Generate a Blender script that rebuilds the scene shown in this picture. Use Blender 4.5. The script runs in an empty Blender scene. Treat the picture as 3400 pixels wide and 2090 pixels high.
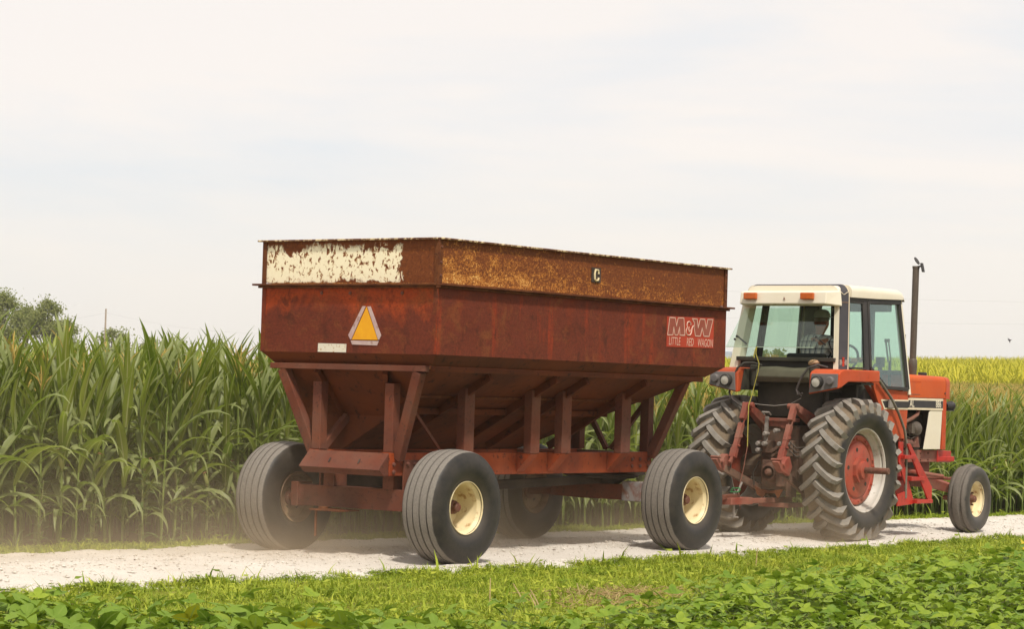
import bpy, bmesh, math, random
import numpy as np
from mathutils import Matrix, Vector, noise as mnoise
random.seed(7)
rng = np.random.default_rng(7)
SC = bpy.context.scene
COL = SC.collection
PI = math.pi

# ------------------------------------------------------------------ camera, sky, sun, exposure
CAM_H = 1.626
cd = bpy.data.cameras.new("camera")
cam = bpy.data.objects.new("camera", cd)
COL.objects.link(cam)
SC.camera = cam
cd.sensor_fit = 'HORIZONTAL'
cd.sensor_width = 36.0
cd.lens = 8152.86 / 3400.0 * 36.0
cd.clip_start = 0.5
cd.clip_end = 6000
pch, rol = 0.0305, 0.0295
R0 = Vector((1, 0, 0)); D0 = Vector((0, math.cos(pch), math.sin(pch))); U0 = Vector((0, -math.sin(pch), math.cos(pch)))
cx = R0 * math.cos(rol) + U0 * math.sin(rol)
cy = U0 * math.cos(rol) - R0 * math.sin(rol)
cam.matrix_world = Matrix(((cx.x, cy.x, -D0.x, 0), (cx.y, cy.y, -D0.y, 0), (cx.z, cy.z, -D0.z, CAM_H), (0, 0, 0, 1)))

TOSUN = Vector((0.188, -0.60, 1.0)).normalized()
SUN_EL = math.asin(TOSUN.z)
SUN_AZ = math.atan2(TOSUN.x, TOSUN.y)
world = bpy.data.worlds.new("World")
SC.world = world
world.use_nodes = True
wn = world.node_tree
wn.nodes.clear()
def wnode(t, **k):
    n = wn.nodes.new(t)
    for a, b in k.items():
        setattr(n, a, b)
    return n
sky = wnode('ShaderNodeTexSky', sky_type='NISHITA', sun_disc=False, sun_elevation=SUN_EL, sun_rotation=SUN_AZ,
            altitude=200, air_density=1.0, dust_density=2.5, ozone_density=1.0)
bg1 = wnode('ShaderNodeBackground'); bg1.inputs['Strength'].default_value = 0.12
wn.links.new(sky.outputs[0], bg1.inputs['Color'])
bg2 = wnode('ShaderNodeBackground'); bg2.inputs['Strength'].default_value = 1.0
tc = wnode('ShaderNodeTexCoord')
mp = wnode('ShaderNodeMapping'); mp.inputs['Scale'].default_value = (1.0, 1.0, 6.5); mp.inputs['Rotation'].default_value = (0.0, 0.03, 0.4)
nz = wnode('ShaderNodeTexNoise'); nz.inputs['Scale'].default_value = 2.6; nz.inputs['Detail'].default_value = 6; nz.inputs['Roughness'].default_value = 0.55; nz.inputs['Distortion'].default_value = 0.4
wn.links.new(tc.outputs['Generated'], mp.inputs[0]); wn.links.new(mp.outputs[0], nz.inputs['Vector'])
cr = wnode('ShaderNodeValToRGB')
cr.color_ramp.elements[0].position = 0.33; cr.color_ramp.elements[0].color = (0.87, 0.900, 0.935, 1)
cr.color_ramp.elements[1].position = 0.56; cr.color_ramp.elements[1].color = (1.07, 0.99, 0.925, 1)
wn.links.new(nz.outputs['Fac'], cr.inputs[0])
# thin haze bank low in the sky, warmer towards the horizon all the way round
sx = wnode('ShaderNodeSeparateXYZ'); wn.links.new(tc.outputs['Generated'], sx.inputs[0])
mr = wnode('ShaderNodeMapRange'); mr.inputs['From Min'].default_value = 0.0; mr.inputs['From Max'].default_value = 0.10
wn.links.new(sx.outputs['Z'], mr.inputs['Value'])
mxc = wnode('ShaderNodeMix', data_type='RGBA'); mxc.inputs['A'].default_value = (0.985, 0.94, 0.875, 1)
wn.links.new(mr.outputs[0], mxc.inputs['Factor']); wn.links.new(cr.outputs[0], mxc.inputs['B'])
wn.links.new(mxc.outputs['Result'], bg2.inputs['Color'])
wm = wnode('ShaderNodeMixShader'); wm.inputs[0].default_value = 0.86
wn.links.new(bg1.outputs[0], wm.inputs[1]); wn.links.new(bg2.outputs[0], wm.inputs[2])
wo = wnode('ShaderNodeOutputWorld'); wn.links.new(wm.outputs[0], wo.inputs['Surface'])

sl = bpy.data.lights.new("sun", 'SUN')
sl.energy = 3.7
sl.angle = math.radians(5.0)
sl.color = (1.0, 0.94, 0.85)
so = bpy.data.objects.new("sun", sl)
COL.objects.link(so)
so.rotation_euler = TOSUN.to_track_quat('Z', 'Y').to_euler()
so.location = (0, 0, 30)

SC.view_settings.view_transform = 'Standard'
SC.view_settings.look = 'None'
SC.view_settings.exposure = 0.0
SC.view_settings.gamma = 1.0
SC.view_settings.use_curve_mapping = False
SC.render.engine = 'CYCLES'
SC.cycles.max_bounces = 6
SC.cycles.diffuse_bounces = 4
SC.cycles.glossy_bounces = 3
SC.cycles.transmission_bounces = 4
SC.cycles.transparent_max_bounces = 10
SC.cycles.volume_bounces = 1
SC.cycles.volume_step_rate = 1.0
SC.cycles.use_denoising = True
SC.cycles.sample_clamp_indirect = 6.0

# ------------------------------------------------------------------ frames of the two vehicles (local x = to its right, y = ahead, z = up)
TH = 0.6475
FW = Vector((math.sin(TH), math.cos(TH), 0)); RT = Vector((math.cos(TH), -math.sin(TH), 0))
WAG = Vector((-1.31785, 23.15023, 0))
TRA = WAG + FW * 7.1695 + RT * 0.4111
def wl(x, y, z=0.0):
    return WAG + RT * x + FW * y + Vector((0, 0, z))

# ------------------------------------------------------------------ mesh builder
class MB:
    def __init__(s):
        s.v = []; s.f = []; s.m = []; s.mi = 0
    def add(s, vs, fs):
        o = len(s.v)
        s.v += [tuple(p) for p in vs]
        s.f += [tuple(i + o for i in f) for f in fs]
        s.m += [s.mi] * len(fs)
        return s
    def box(s, x0, x1, y0, y1, z0, z1):
        return s.add([(x0, y0, z0), (x1, y0, z0), (x1, y1, z0), (x0, y1, z0), (x0, y0, z1), (x1, y0, z1), (x1, y1, z1), (x0, y1, z1)],
                     [(0, 3, 2, 1), (4, 5, 6, 7), (0, 1, 5, 4), (1, 2, 6, 5), (2, 3, 7, 6), (3, 0, 4, 7)])
    def beam(s, p, q, w, h, side=(0, 0, 1)):
        p, q = Vector(p), Vector(q); d = (q - p).normalized(); u = Vector(side)
        a = d.cross(u)
        if a.length < 1e-3: a = d.cross(Vector((1, 0, 0)))
        a.normalize(); b = a.cross(d).normalized()
        c = [a * (w / 2 * i) + b * (h / 2 * j) for i, j in ((-1, -1), (1, -1), (1, 1), (-1, 1))]
        return s.add([p + k for k in c] + [q + k for k in c], [(0, 1, 2, 3), (4, 7, 6, 5), (0, 4, 5, 1), (1, 5, 6, 2), (2, 6, 7, 3), (3, 7, 4, 0)])
    def tube(s, pts, r, n=8, cap=True):
        pts = [Vector(p) for p in pts]; rs = r if isinstance(r, (list, tuple)) else [r] * len(pts)
        vs, fs = [], []
        a = None
        for i, p in enumerate(pts):
            t = (pts[min(i + 1, len(pts) - 1)] - pts[max(i - 1, 0)]).normalized()
            if a is None:
                a = t.cross(Vector((0, 0, 1)))
                if a.length < 1e-3: a = Vector((1, 0, 0))
            a = (a - t * a.dot(t)).normalized(); b = t.cross(a)
            for k in range(n):
                w = 2 * PI * k / n
                vs.append(p + (a * math.cos(w) + b * math.sin(w)) * rs[i])
        for i in range(len(pts) - 1):
            for k in range(n):
                k2 = (k + 1) % n
                fs.append((i * n + k, i * n + k2, (i + 1) * n + k2, (i + 1) * n + k))
        if cap:
            fs.append(tuple(range(n))[::-1]); fs.append(tuple((len(pts) - 1) * n + k for k in range(n)))
        return s.add(vs, fs)
    def lathe(s, prof, n=48, c=(0, 0, 0), axis='x', closed=False, cap=True):
        vs, fs = [], []
        for x, r in prof:
            for k in range(n):
                w = 2 * PI * k / n; e, g = r * math.cos(w), r * math.sin(w)
                p = {'x': (x, e, g), 'y': (g, x, e), 'z': (e, g, x)}[axis]
                vs.append((p[0] + c[0], p[1] + c[1], p[2] + c[2]))
        L = len(prof)
        for i in range(L if closed else L - 1):
            j = (i + 1) % L
            for k in range(n):
                k2 = (k + 1) % n
                fs.append((i * n + k, i * n + k2, j * n + k2, j * n + k))
        if not closed and cap:
            if prof[0][1] > 1e-4: fs.append(tuple(range(n))[::-1])
            if prof[-1][1] > 1e-4: fs.append(tuple((L - 1) * n + k for k in range(n)))
        return s.add(vs, fs)
    def prism(s, poly, vec):
        vec = Vector(vec); n = len(poly); a = [Vector(p) for p in poly]
        return s.add(a + [p + vec for p in a], [tuple(range(n))[::-1], tuple(range(n, 2 * n))] + [(i, (i + 1) % n, n + (i + 1) % n, n + i) for i in range(n)])
    def loft(s, polys, cap=True):
        n = len(polys[0]); vs = [p for q in polys for p in q]; fs = []
        for i in range(len(polys) - 1):
            for k in range(n):
                k2 = (k + 1) % n
                fs.append((i * n + k, i * n + k2, (i + 1) * n + k2, (i + 1) * n + k))
        if cap:
            fs.append(tuple(range(n))[::-1]); fs.append(tuple((len(polys) - 1) * n + k for k in range(n)))
        return s.add(vs, fs)
    def mesh(s, name, mats, smooth=None, fix=True):
        me = bpy.data.meshes.new(name)
        me.from_pydata(s.v, [], s.f)
        for m in (mats if isinstance(mats, (list, tuple)) else [mats]):
            me.materials.append(m)
        if any(s.m): me.polygons.foreach_set('material_index', s.m)
        if fix:
            bm = bmesh.new(); bm.from_mesh(me); bmesh.ops.recalc_face_normals(bm, faces=bm.faces); bm.to_mesh(me); bm.free()
        if smooth is not None:
            me.shade_smooth(); me.set_sharp_from_angle(angle=math.radians(smooth))
        return me

def link(name, data, parent=None, loc=None, rot=None, scale=None):
    o = bpy.data.objects.new(name, data)
    if parent is not None: o.parent = parent
    if loc is not None: o.location = loc
    if rot is not None: o.rotation_euler = rot
    if scale is not None: o.scale = scale
    COL.objects.link(o)
    return o
def obj(name, mb, mats, parent=None, smooth=None, bevel=0.0, loc=None, rot=None, label=None, fix=True):
    o = link(name, mb.mesh(name, mats, smooth, fix), parent, loc, rot)
    if bevel:
        b = o.modifiers.new('bevel', 'BEVEL'); b.width = bevel; b.segments = 2; b.limit_method = 'ANGLE'; b.angle_limit = math.radians(40)
    if label: o['label'] = label
    return o
def tag(o, label, cat=None, group=None, kind=None):
    if label: o['label'] = label
    if cat: o['category'] = cat
    if group: o['group'] = group
    if kind: o['kind'] = kind
    return o
def empty(name, loc=(0, 0, 0), rz=0.0, parent=None):
    o = link(name, None, parent, loc, (0, 0, rz)); o.empty_display_size = 0.2
    return o

# ------------------------------------------------------------------ materials
class NT:
    def __init__(s, name):
        s.mat = bpy.data.materials.new(name); s.mat.use_nodes = True
        s.t = s.mat.node_tree; s.t.nodes.clear()
        s.out = s.t.nodes.new('ShaderNodeOutputMaterial')
    def n(s, typ, ins=None, **k):
        nd = s.t.nodes.new('ShaderNode' + typ)
        for a, b in k.items(): setattr(nd, a, b)
        for a, b in (ins or {}).items(): s.set(nd.inputs[a], b)
        return nd
    def set(s, sock, v):
        if isinstance(v, bpy.types.Node): v = v.outputs[0]
        if isinstance(v, bpy.types.NodeSocket): s.t.links.new(v, sock)
        elif isinstance(v, tuple) and len(v) == 3 and sock.type == 'RGBA': sock.default_value = (*v, 1)
        else: sock.default_value = v
    def coord(s, kind='Object'): return s.n('TexCoord').outputs[kind]
    def noise(s, vec, scale, detail=4, rough=0.55, dist=0.0, stretch=None):
        if stretch: vec = s.n('Mapping', {'Vector': vec, 'Scale': stretch})
        return s.n('TexNoise', {'Vector': vec, 'Scale': scale, 'Detail': detail, 'Roughness': rough, 'Distortion': dist}).outputs['Fac']
    def ramp(s, v, lo, hi, a=0.0, b=1.0):
        return s.n('MapRange', {'Value': v, 'From Min': lo, 'From Max': hi, 'To Min': a, 'To Max': b}).outputs[0]
    def mix(s, f, a, b):
        nd = s.n('Mix', data_type='RGBA'); s.set(nd.inputs[0], f); s.set(nd.inputs[6], a); s.set(nd.inputs[7], b)
        return nd.outputs[2]
    def math(s, op, a, b=0.0, c=0.0):
        nd = s.n('Math', operation=op); s.set(nd.inputs[0], a); s.set(nd.inputs[1], b); s.set(nd.inputs[2], c)
        return nd.outputs[0]
    def bump(s, h, strength=0.3, dist=0.01):
        return s.n('Bump', {'Height': h, 'Strength': strength, 'Distance': dist}).outputs[0]
    def pbsdf(s, color, rough=0.6, normal=None, metal=0.0, spec=0.4, **k):
        nd = s.n('BsdfPrincipled', {'Base Color': color, 'Roughness': rough, 'Metallic': metal, 'Specular IOR Level': spec})
        if normal is not None: s.set(nd.inputs['Normal'], normal)
        for a, b in k.items(): s.set(nd.inputs[a], b)
        return nd.outputs[0]
    def done(s, surf):
        s.t.links.new(surf, s.out.inputs['Surface']); return s.mat

def paint(name, c1, c2, c3=None, s1=2.5, s2=14.0, lo=0.4, hi=0.6, rough=0.6, bump=0.12, dust=0.0, spec=0.3, streak=False):
    t = NT(name); co = t.coord()
    n1 = t.noise(co, s1, 5, 0.6, 0.6, (1, 1, 0.45) if streak else None)
    col = t.mix(t.ramp(n1, lo, hi), c1, c2)
    n2 = t.noise(co, s2, 6, 0.7)
    if c3 is not None: col = t.mix(t.ramp(n2, 0.56, 0.66), col, c3)
    if dust: col = t.mix(t.ramp(t.noise(co, 3.1, 4), 0.35, 0.75, 0.0, dust), col, (0.34, 0.27, 0.19))
    return t.done(t.pbsdf(col, rough, t.bump(n2, bump, 0.01), spec=spec))

M = {}
M['wagon_red'] = paint('wagon_red', (0.105, 0.020, 0.011), (0.165, 0.030, 0.012), (0.062, 0.014, 0.009), 1.3, 34, 0.38, 0.62, 0.62, 0.2, streak=True)
M['frame_red'] = paint('frame_red', (0.122, 0.041, 0.027), (0.168, 0.044, 0.021), (0.066, 0.025, 0.017), 1.7, 26, 0.42, 0.66, 0.65, 0.15, 0.12, spec=0.12)
M['rail_orange'] = paint('rail_orange', (0.21, 0.040, 0.016), (0.33, 0.060, 0.016), (0.07, 0.018, 0.012), 2.2, 16, 0.40, 0.62, 0.6, 0.15, 0.10, spec=0.12)
M['rust_steel'] = paint('rust_steel', (0.10, 0.032, 0.014), (0.16, 0.055, 0.020), (0.05, 0.02, 0.012), 6, 40, 0.4, 0.6, 0.8, 0.4, spec=0.12)
M['hopper_red'] = paint('hopper_red', (0.090, 0.027, 0.012), (0.140, 0.036, 0.012), (0.046, 0.017, 0.009), 1.6, 11, 0.35, 0.6, 0.7, 0.2, spec=0.12)
M['tractor_red'] = paint('tractor_red', (0.54, 0.082, 0.022), (0.46, 0.062, 0.018), (0.38, 0.055, 0.016), 1.5, 10, 0.35, 0.7, 0.5, 0.04, 0.16, 0.15)
M['hood_orange'] = paint('hood_orange', (0.58, 0.098, 0.012), (0.48, 0.072, 0.012), (0.46, 0.085, 0.022), 1.8, 7, 0.3, 0.7, 0.5, 0.04, 0.07, 0.15)
M['step_red'] = paint('step_red', (0.48, 0.022, 0.012), (0.36, 0.018, 0.010), (0.25, 0.02, 0.012), 4, 18, 0.35, 0.7, 0.42, 0.03, 0.10, 0.45)
M['linkage_red'] = paint('linkage_red', (0.27, 0.052, 0.032), (0.20, 0.044, 0.028), (0.11, 0.040, 0.026), 5, 22, 0.35, 0.65, 0.7, 0.2, 0.45)
M['grimy_iron'] = paint('grimy_iron', (0.075, 0.038, 0.026), (0.15, 0.058, 0.036), (0.04, 0.03, 0.022), 6, 20, 0.35, 0.65, 0.75, 0.3, 0.45)
M['dark_iron'] = paint('dark_iron', (0.028, 0.022, 0.018), (0.05, 0.034, 0.026), None, 6, 20, 0.35, 0.65, 0.7, 0.2, 0.15)
M['disc_red'] = paint('disc_red', (0.40, 0.052, 0.026), (0.32, 0.042, 0.022), (0.24, 0.05, 0.03), 5, 22, 0.35, 0.65, 0.5, 0.1, 0.25)
M['cab_cream'] = paint('cab_cream', (0.74, 0.66, 0.50), (0.80, 0.73, 0.58), None, 2.0, 20, 0.3, 0.7, 0.4, 0.02, 0.06, 0.4)
M['rim_cream'] = paint('rim_cream', (0.78, 0.66, 0.40), (0.72, 0.58, 0.33), (0.42, 0.24, 0.10), 5, 9, 0.35, 0.75, 0.45, 0.05, 0.12)
M['rim_rusty'] = paint('rim_rusty', (0.13, 0.065, 0.034), (0.30, 0.19, 0.10), (0.08, 0.035, 0.018), 4, 12, 0.45, 0.72, 0.7, 0.2, 0.3)
M['rim_silver'] = paint('rim_silver', (0.50, 0.46, 0.40), (0.60, 0.57, 0.52), (0.34, 0.30, 0.24), 3, 12, 0.35, 0.7, 0.45, 0.05, 0.35)
M['hub_brown'] = paint('hub_brown', (0.15, 0.045, 0.028), (0.10, 0.030, 0.020), (0.24, 0.14, 0.08), 12, 30, 0.4, 0.6, 0.6, 0.2, 0.2)
M['black_trim'] = paint('black_trim', (0.022, 0.020, 0.021), (0.032, 0.029, 0.028), None, 5, 22, 0.3, 0.7, 0.5, 0.05, 0.06)
M['pillar_black'] = paint('pillar_black', (0.040, 0.036, 0.042), (0.052, 0.047, 0.052), None, 5, 22, 0.3, 0.7, 0.55, 0.02, 0.04)
M['rear_black'] = paint('rear_black', (0.030, 0.026, 0.022), (0.045, 0.038, 0.030), (0.06, 0.05, 0.036), 3, 9, 0.3, 0.7, 0.65, 0.05, 0.12)
M['tank_olive'] = paint('tank_olive', (0.085, 0.075, 0.052), (0.12, 0.105, 0.075), None, 4, 18, 0.3, 0.7, 0.7, 0.1, 0.25)
M['exhaust'] = paint('exhaust', (0.085, 0.066, 0.052), (0.11, 0.085, 0.064), (0.16, 0.13, 0.10), 4, 40, 0.3, 0.7, 0.5, 0.1)
M['grey_plastic'] = paint('grey_plastic', (0.13, 0.12, 0.118), (0.165, 0.15, 0.146), None, 5, 30, 0.3, 0.7, 0.6, 0.04, 0.2)
M['hose_black'] = paint('hose_black', (0.045, 0.036, 0.032), (0.065, 0.05, 0.044), None, 8, 30, 0.3, 0.7, 0.6, 0.05)
M['bare_steel'] = paint('bare_steel', (0.32, 0.29, 0.26), (0.22, 0.19, 0.16), None, 8, 30, 0.3, 0.7, 0.4, 0.05, 0.1)
M['handrail'] = paint('handrail', (0.20, 0.18, 0.14), (0.14, 0.12, 0.09), (0.09, 0.07, 0.05), 8, 30, 0.3, 0.7, 0.4, 0.05, 0.1)
M['hose_brown'] = paint('hose_brown', (0.22, 0.085, 0.055), (0.15, 0.06, 0.04), None, 10, 30, 0.3, 0.7, 0.6, 0.05, 0.2)
M['amber'] = paint('amber', (0.62, 0.13, 0.012), (0.45, 0.08, 0.010), None, 14, 60, 0.3, 0.7, 0.25, 0.05, 0.0, 0.5)
M['lens_clear'] = paint('lens_clear', (0.42, 0.39, 0.33), (0.55, 0.52, 0.45), None, 30, 60, 0.3, 0.7, 0.2, 0.1, 0.1, 0.5)
M['cream_line'] = paint('cream_line', (0.78, 0.68, 0.50), (0.72, 0.60, 0.42), None, 6, 40, 0.3, 0.7, 0.5, 0.02)
M['stripe_black'] = paint('stripe_black', (0.03, 0.028, 0.03), (0.045, 0.04, 0.042), None, 6, 40, 0.3, 0.7, 0.5, 0.02)
M['logo_red'] = paint('logo_red', (0.42, 0.045, 0.016), (0.36, 0.04, 0.016), None, 5, 40, 0.3, 0.7, 0.6, 0.02)
M['logo_dull'] = paint('logo_dull', (0.30, 0.085, 0.055), (0.26, 0.055, 0.03), None, 5, 40, 0.3, 0.7, 0.6, 0.02)
M['logo_pale'] = paint('logo_pale', (0.64, 0.43, 0.34), (0.55, 0.34, 0.25), None, 9, 40, 0.3, 0.7, 0.6, 0.02)
M['sign_yellow'] = paint('sign_yellow', (0.80, 0.38, 0.010), (0.72, 0.30, 0.010), None, 5, 14, 0.35, 0.7, 0.5, 0.02)
M['sign_border'] = paint('sign_border', (0.46, 0.30, 0.29), (0.54, 0.42, 0.38), (0.34, 0.20, 0.17), 8, 14, 0.35, 0.7, 0.6, 0.05)
M['brick_red'] = paint('brick_red', (0.5, 0.05, 0.02), (0.42, 0.04, 0.02), None, 5, 14, 0.35, 0.7, 0.5, 0.02)
M['rag_tan'] = paint('rag_tan', (0.42, 0.24, 0.13), (0.55, 0.36, 0.22), (0.30, 0.10, 0.06), 16, 40, 0.35, 0.7, 0.8, 0.3)
M['rope_yellow'] = paint('rope_yellow', (0.46, 0.40, 0.06), (0.36, 0.30, 0.07), None, 30, 60, 0.35, 0.7, 0.7, 0.1)
M['handle_green'] = paint('handle_green', (0.04, 0.20, 0.06), (0.03, 0.15, 0.05), None, 30, 60, 0.35, 0.7, 0.5, 0.1)
M['skin'] = paint('skin', (0.42, 0.20, 0.13), (0.36, 0.16, 0.10), None, 20, 60, 0.35, 0.7, 0.55, 0.05)
M['cap_grey'] = paint('cap_grey', (0.30, 0.28, 0.26), (0.24, 0.22, 0.20), None, 30, 90, 0.35, 0.7, 0.85, 0.1)
M['denim'] = paint('denim', (0.05, 0.07, 0.12), (0.07, 0.09, 0.15), None, 30, 90, 0.35, 0.7, 0.85, 0.1)
M['hair'] = paint('hair', (0.03, 0.02, 0.015), (0.05, 0.03, 0.02), None, 30, 90, 0.35, 0.7, 0.7, 0.2)
M['seat_black'] = paint('seat_black', (0.018, 0.017, 0.017), (0.028, 0.026, 0.026), None, 30, 90, 0.35, 0.7, 0.6, 0.1)
M['pole_wood'] = paint('pole_wood', (0.42, 0.33, 0.24), (0.34, 0.27, 0.20), None, 6, 30, 0.35, 0.7, 0.85, 0.1)
M['tank_blue'] = paint('tank_blue', (0.40, 0.46, 0.52), (0.46, 0.50, 0.54), None, 1, 3, 0.35, 0.7, 0.5, 0.02)
M['bird_dark'] = paint('bird_dark', (0.05, 0.04, 0.05), (0.09, 0.07, 0.07), None, 20, 30, 0.35, 0.7, 0.7, 0.02)
M['bark'] = paint('bark', (0.12, 0.09, 0.065), (0.08, 0.06, 0.045), None, 4, 14, 0.35, 0.7, 0.9, 0.4)
M['pane_edge'] = paint('pane_edge', (0.50, 0.60, 0.46), (0.44, 0.55, 0.42), None, 4, 9, 0.3, 0.7, 0.3, 0.0)
M['wire'] = paint('wire', (0.45, 0.44, 0.43), (0.50, 0.49, 0.48), None, 1, 3, 0.35, 0.7, 0.6, 0.0)

# cream extension panel of the wagon's tail: paint flaking to rust along the edges and over its right fifth
def cream_rust(name, side):
    t = NT(name); co = t.coord(); s = t.n('SeparateXYZ', {'Vector': co})
    fine = t.noise(co, 42 if side else 34, 6, 0.75, 0.9, (1, 1, 1.1) if side else (1, 1, 0.8)); mid = t.noise(co, 6.0 if side else 8.5, 5, 0.62, 0.5, (0.8, 0.8, 1.5) if side else (1.4, 1.4, 0.9)); big = t.noise(co, 2.2, 4, 0.6, 0.6)
    rust = t.mix(t.ramp(fine, 0.3, 0.7), (0.085, 0.023, 0.007), (0.23, 0.060, 0.011))
    z = s.outputs['Z']
    if side:                        # the long side: nearly all rust, flecked with the old cream that gathers low and towards the tail
        vr = t.noise(co, 75, 3, 0.7, 1.2)
        lowish = t.ramp(z, 2.57, 2.97, 0.085, -0.05)
        tail = t.ramp(s.outputs['Y'], -0.4, 3.2, 0.10, -0.02)
        hot = t.math('ADD', t.math('ADD', t.math('ADD', fine, t.math('MULTIPLY', mid, 0.45)), lowish), t.math('ADD', tail, t.math('MULTIPLY_ADD', vr, 0.55, -0.42)))
        c = t.mix(t.ramp(hot, 0.66, 0.77), rust, (0.50, 0.185, 0.028))
        c = t.mix(t.ramp(hot, 0.81, 0.88), c, (0.76, 0.50, 0.17))
    else:
        jag = t.math('ADD', t.math('MULTIPLY', t.math('SUBTRACT', mid, 0.5), 0.30), t.math('ADD', t.math('MULTIPLY', t.math('SUBTRACT', big, 0.5), 0.40), t.math('MULTIPLY', t.math('SUBTRACT', fine, 0.5), 0.12)))
        right = t.ramp(t.math('ADD', s.outputs['X'], jag), 0.655, 0.675)
        zj = t.math('ADD', z, t.math('MULTIPLY', jag, 0.55))
        edge = t.math('MAXIMUM', t.math('MAXIMUM', t.ramp(zj, 2.900, 2.945), t.ramp(zj, 2.612, 2.590)), t.math('MAXIMUM', t.ramp(t.math('ADD', s.outputs['X'], t.math('MULTIPLY', jag, 0.4)), -1.035, -1.050), right))
        spots = t.noise(co, 27, 5, 0.62, 0.4, (1.0, 1.0, 0.75)); drip = t.noise(co, 9, 5, 0.7, 0.3, (1.5, 1.5, 0.40))
        dens = t.ramp(z, 2.62, 2.93, 0.0, 0.055)
        sp = t.math('MAXIMUM', t.ramp(t.math('ADD', spots, dens), 0.595, 0.635), t.ramp(t.math('ADD', drip, t.ramp(z, 2.76, 2.95, -0.06, 0.13)), 0.665, 0.70))
        sp = t.math('MAXIMUM', sp, t.ramp(t.math('ADD', t.noise(co, 5.2, 5, 0.68, 0.6, (1.0, 1.0, 0.8)), t.ramp(z, 2.78, 2.95, -0.03, 0.17)), 0.655, 0.685))
        c = t.mix(t.ramp(fine, 0.35, 0.75, 0.0, 0.35), (0.93, 0.84, 0.61), (0.74, 0.62, 0.38))
        c = t.mix(t.ramp(t.math('ADD', spots, dens), 0.555, 0.605, 0.0, 0.8), c, (0.50, 0.27, 0.09))
        flecks = t.mix(t.ramp(fine, 0.60, 0.66, 0.0, 0.5), rust, (0.36, 0.15, 0.04))
        c = t.mix(t.math('MAXIMUM', sp, edge), c, flecks)
    return t.done(t.pbsdf(c, 0.75, t.bump(fine, 0.4, 0.006), spec=0.25))
M['cream_tail'] = cream_rust('cream_tail', False)
M['rust_side'] = cream_rust('rust_side', True)

# faded red sheet of the box: maroon weathering over brighter red, streaks under the ledge
def box_paint(name, side):
    t = NT(name); co = t.coord(); s = t.n('SeparateXYZ', {'Vector': co}); z = s.outputs['Z']
    a = t.noise(co, 1.5, 5, 0.65, 0.8, (1, 1, 0.7)); f = t.noise(co, 46, 5, 0.75); k = t.noise(co, 5.0, 6, 0.7, 0.5); st = t.noise(co, 7.0, 5, 0.6, 0.3, (1, 1, 0.12))
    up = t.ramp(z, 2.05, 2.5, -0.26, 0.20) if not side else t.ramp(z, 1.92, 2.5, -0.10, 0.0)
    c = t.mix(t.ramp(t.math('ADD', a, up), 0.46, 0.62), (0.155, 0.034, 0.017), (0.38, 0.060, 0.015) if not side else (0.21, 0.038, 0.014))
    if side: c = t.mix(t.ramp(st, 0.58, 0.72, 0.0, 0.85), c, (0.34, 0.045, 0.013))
    c = t.mix(t.ramp(t.noise(co, 3.2, 6, 0.7, 0.7), 0.52, 0.66, 0.0, 0.65), c, (0.225, 0.072, 0.022))
    c = t.mix(t.ramp(k, 0.55, 0.68, 0.0, 0.7), c, (0.062, 0.021, 0.012))
    c = t.mix(t.ramp(t.noise(co, 26, 5, 0.8, 0.4, (0.35, 0.35, 1.6)), 0.57, 0.66, 0.0, 0.55), c, (0.055, 0.018, 0.011))
    c = t.mix(t.ramp(f, 0.40, 0.68, 0.0, 0.5), c, (0.052, 0.016, 0.011))
    c = t.mix(t.ramp(t.math('ADD', st, t.ramp(z, 2.42, 2.57, -0.12, 0.10)), 0.62, 0.72, 0.0, 0.75), c, (0.040, 0.018, 0.012))
    dent = t.math('ADD', t.math('MULTIPLY', f, 0.10), t.noise(co, 2.3, 2, 0.5))
    return t.done(t.pbsdf(c, 0.70, t.bump(dent, 0.35, 0.05), spec=0.12))
M['box_tail'] = box_paint('box_tail', False)
M['box_side'] = box_paint('box_side', True)
def rim_rail_mat():
    t = NT('rim_rail'); co = t.coord(); f = t.noise(co, 22, 6, 0.7, 0.5)
    c = t.mix(t.ramp(f, 0.40, 0.52), (0.10, 0.035, 0.016), (0.17, 0.06, 0.02)); c = t.mix(t.ramp(f, 0.50, 0.56), c, (0.70, 0.56, 0.32))
    return t.done(t.pbsdf(c, 0.75, t.bump(f, 0.4, 0.006)))
M['rim_rail'] = rim_rail_mat()
def plate_mat():
    t = NT('sign_plate'); co = t.coord(); f = t.noise(co, 30, 5, 0.7); br = t.n('TexBrick', {'Vector': co, 'Scale': 14.0, 'Color1': (0.62, 0.55, 0.42), 'Color2': (0.66, 0.60, 0.48), 'Mortar': (0.42, 0.26, 0.10)})
    c = t.mix(t.ramp(f, 0.57, 0.66), (0.70, 0.64, 0.52), (0.40, 0.19, 0.05))
    return t.done(t.pbsdf(c, 0.7))
M['sign_plate'] = plate_mat()

def rubber(name, r0, r1, dusty, tread, side, soft=0.02):
    t = NT(name); co = t.coord(); s = t.n('SeparateXYZ', {'Vector': co})
    r = t.math('SQRT', t.math('ADD', t.math('POWER', s.outputs['Y'], 2.0), t.math('POWER', s.outputs['Z'], 2.0)))
    n = t.noise(co, 5, 5, 0.65); f = t.noise(co, 55, 4, 0.7)
    k = t.ramp(t.math('ADD', r, t.math('MULTIPLY', t.math('SUBTRACT', n, 0.5), soft * 6)), r0 - soft, r0 + soft)
    sd = t.mix(t.ramp(n, 0.35, 0.75, 0.0, 0.5), side, dusty)
    sd = t.mix(t.ramp(r, r1 - 0.05, r1, 0.5, 0.0), sd, dusty)
    td = t.mix(t.ramp(f, 0.35, 0.7), tread, tuple(c * 0.72 for c in tread))
    c = t.mix(k, sd, td)
    return t.done(t.pbsdf(c, t.ramp(k, 0, 1, 0.5, 0.85), t.bump(f, 0.25, 0.004), spec=0.35))
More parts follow.
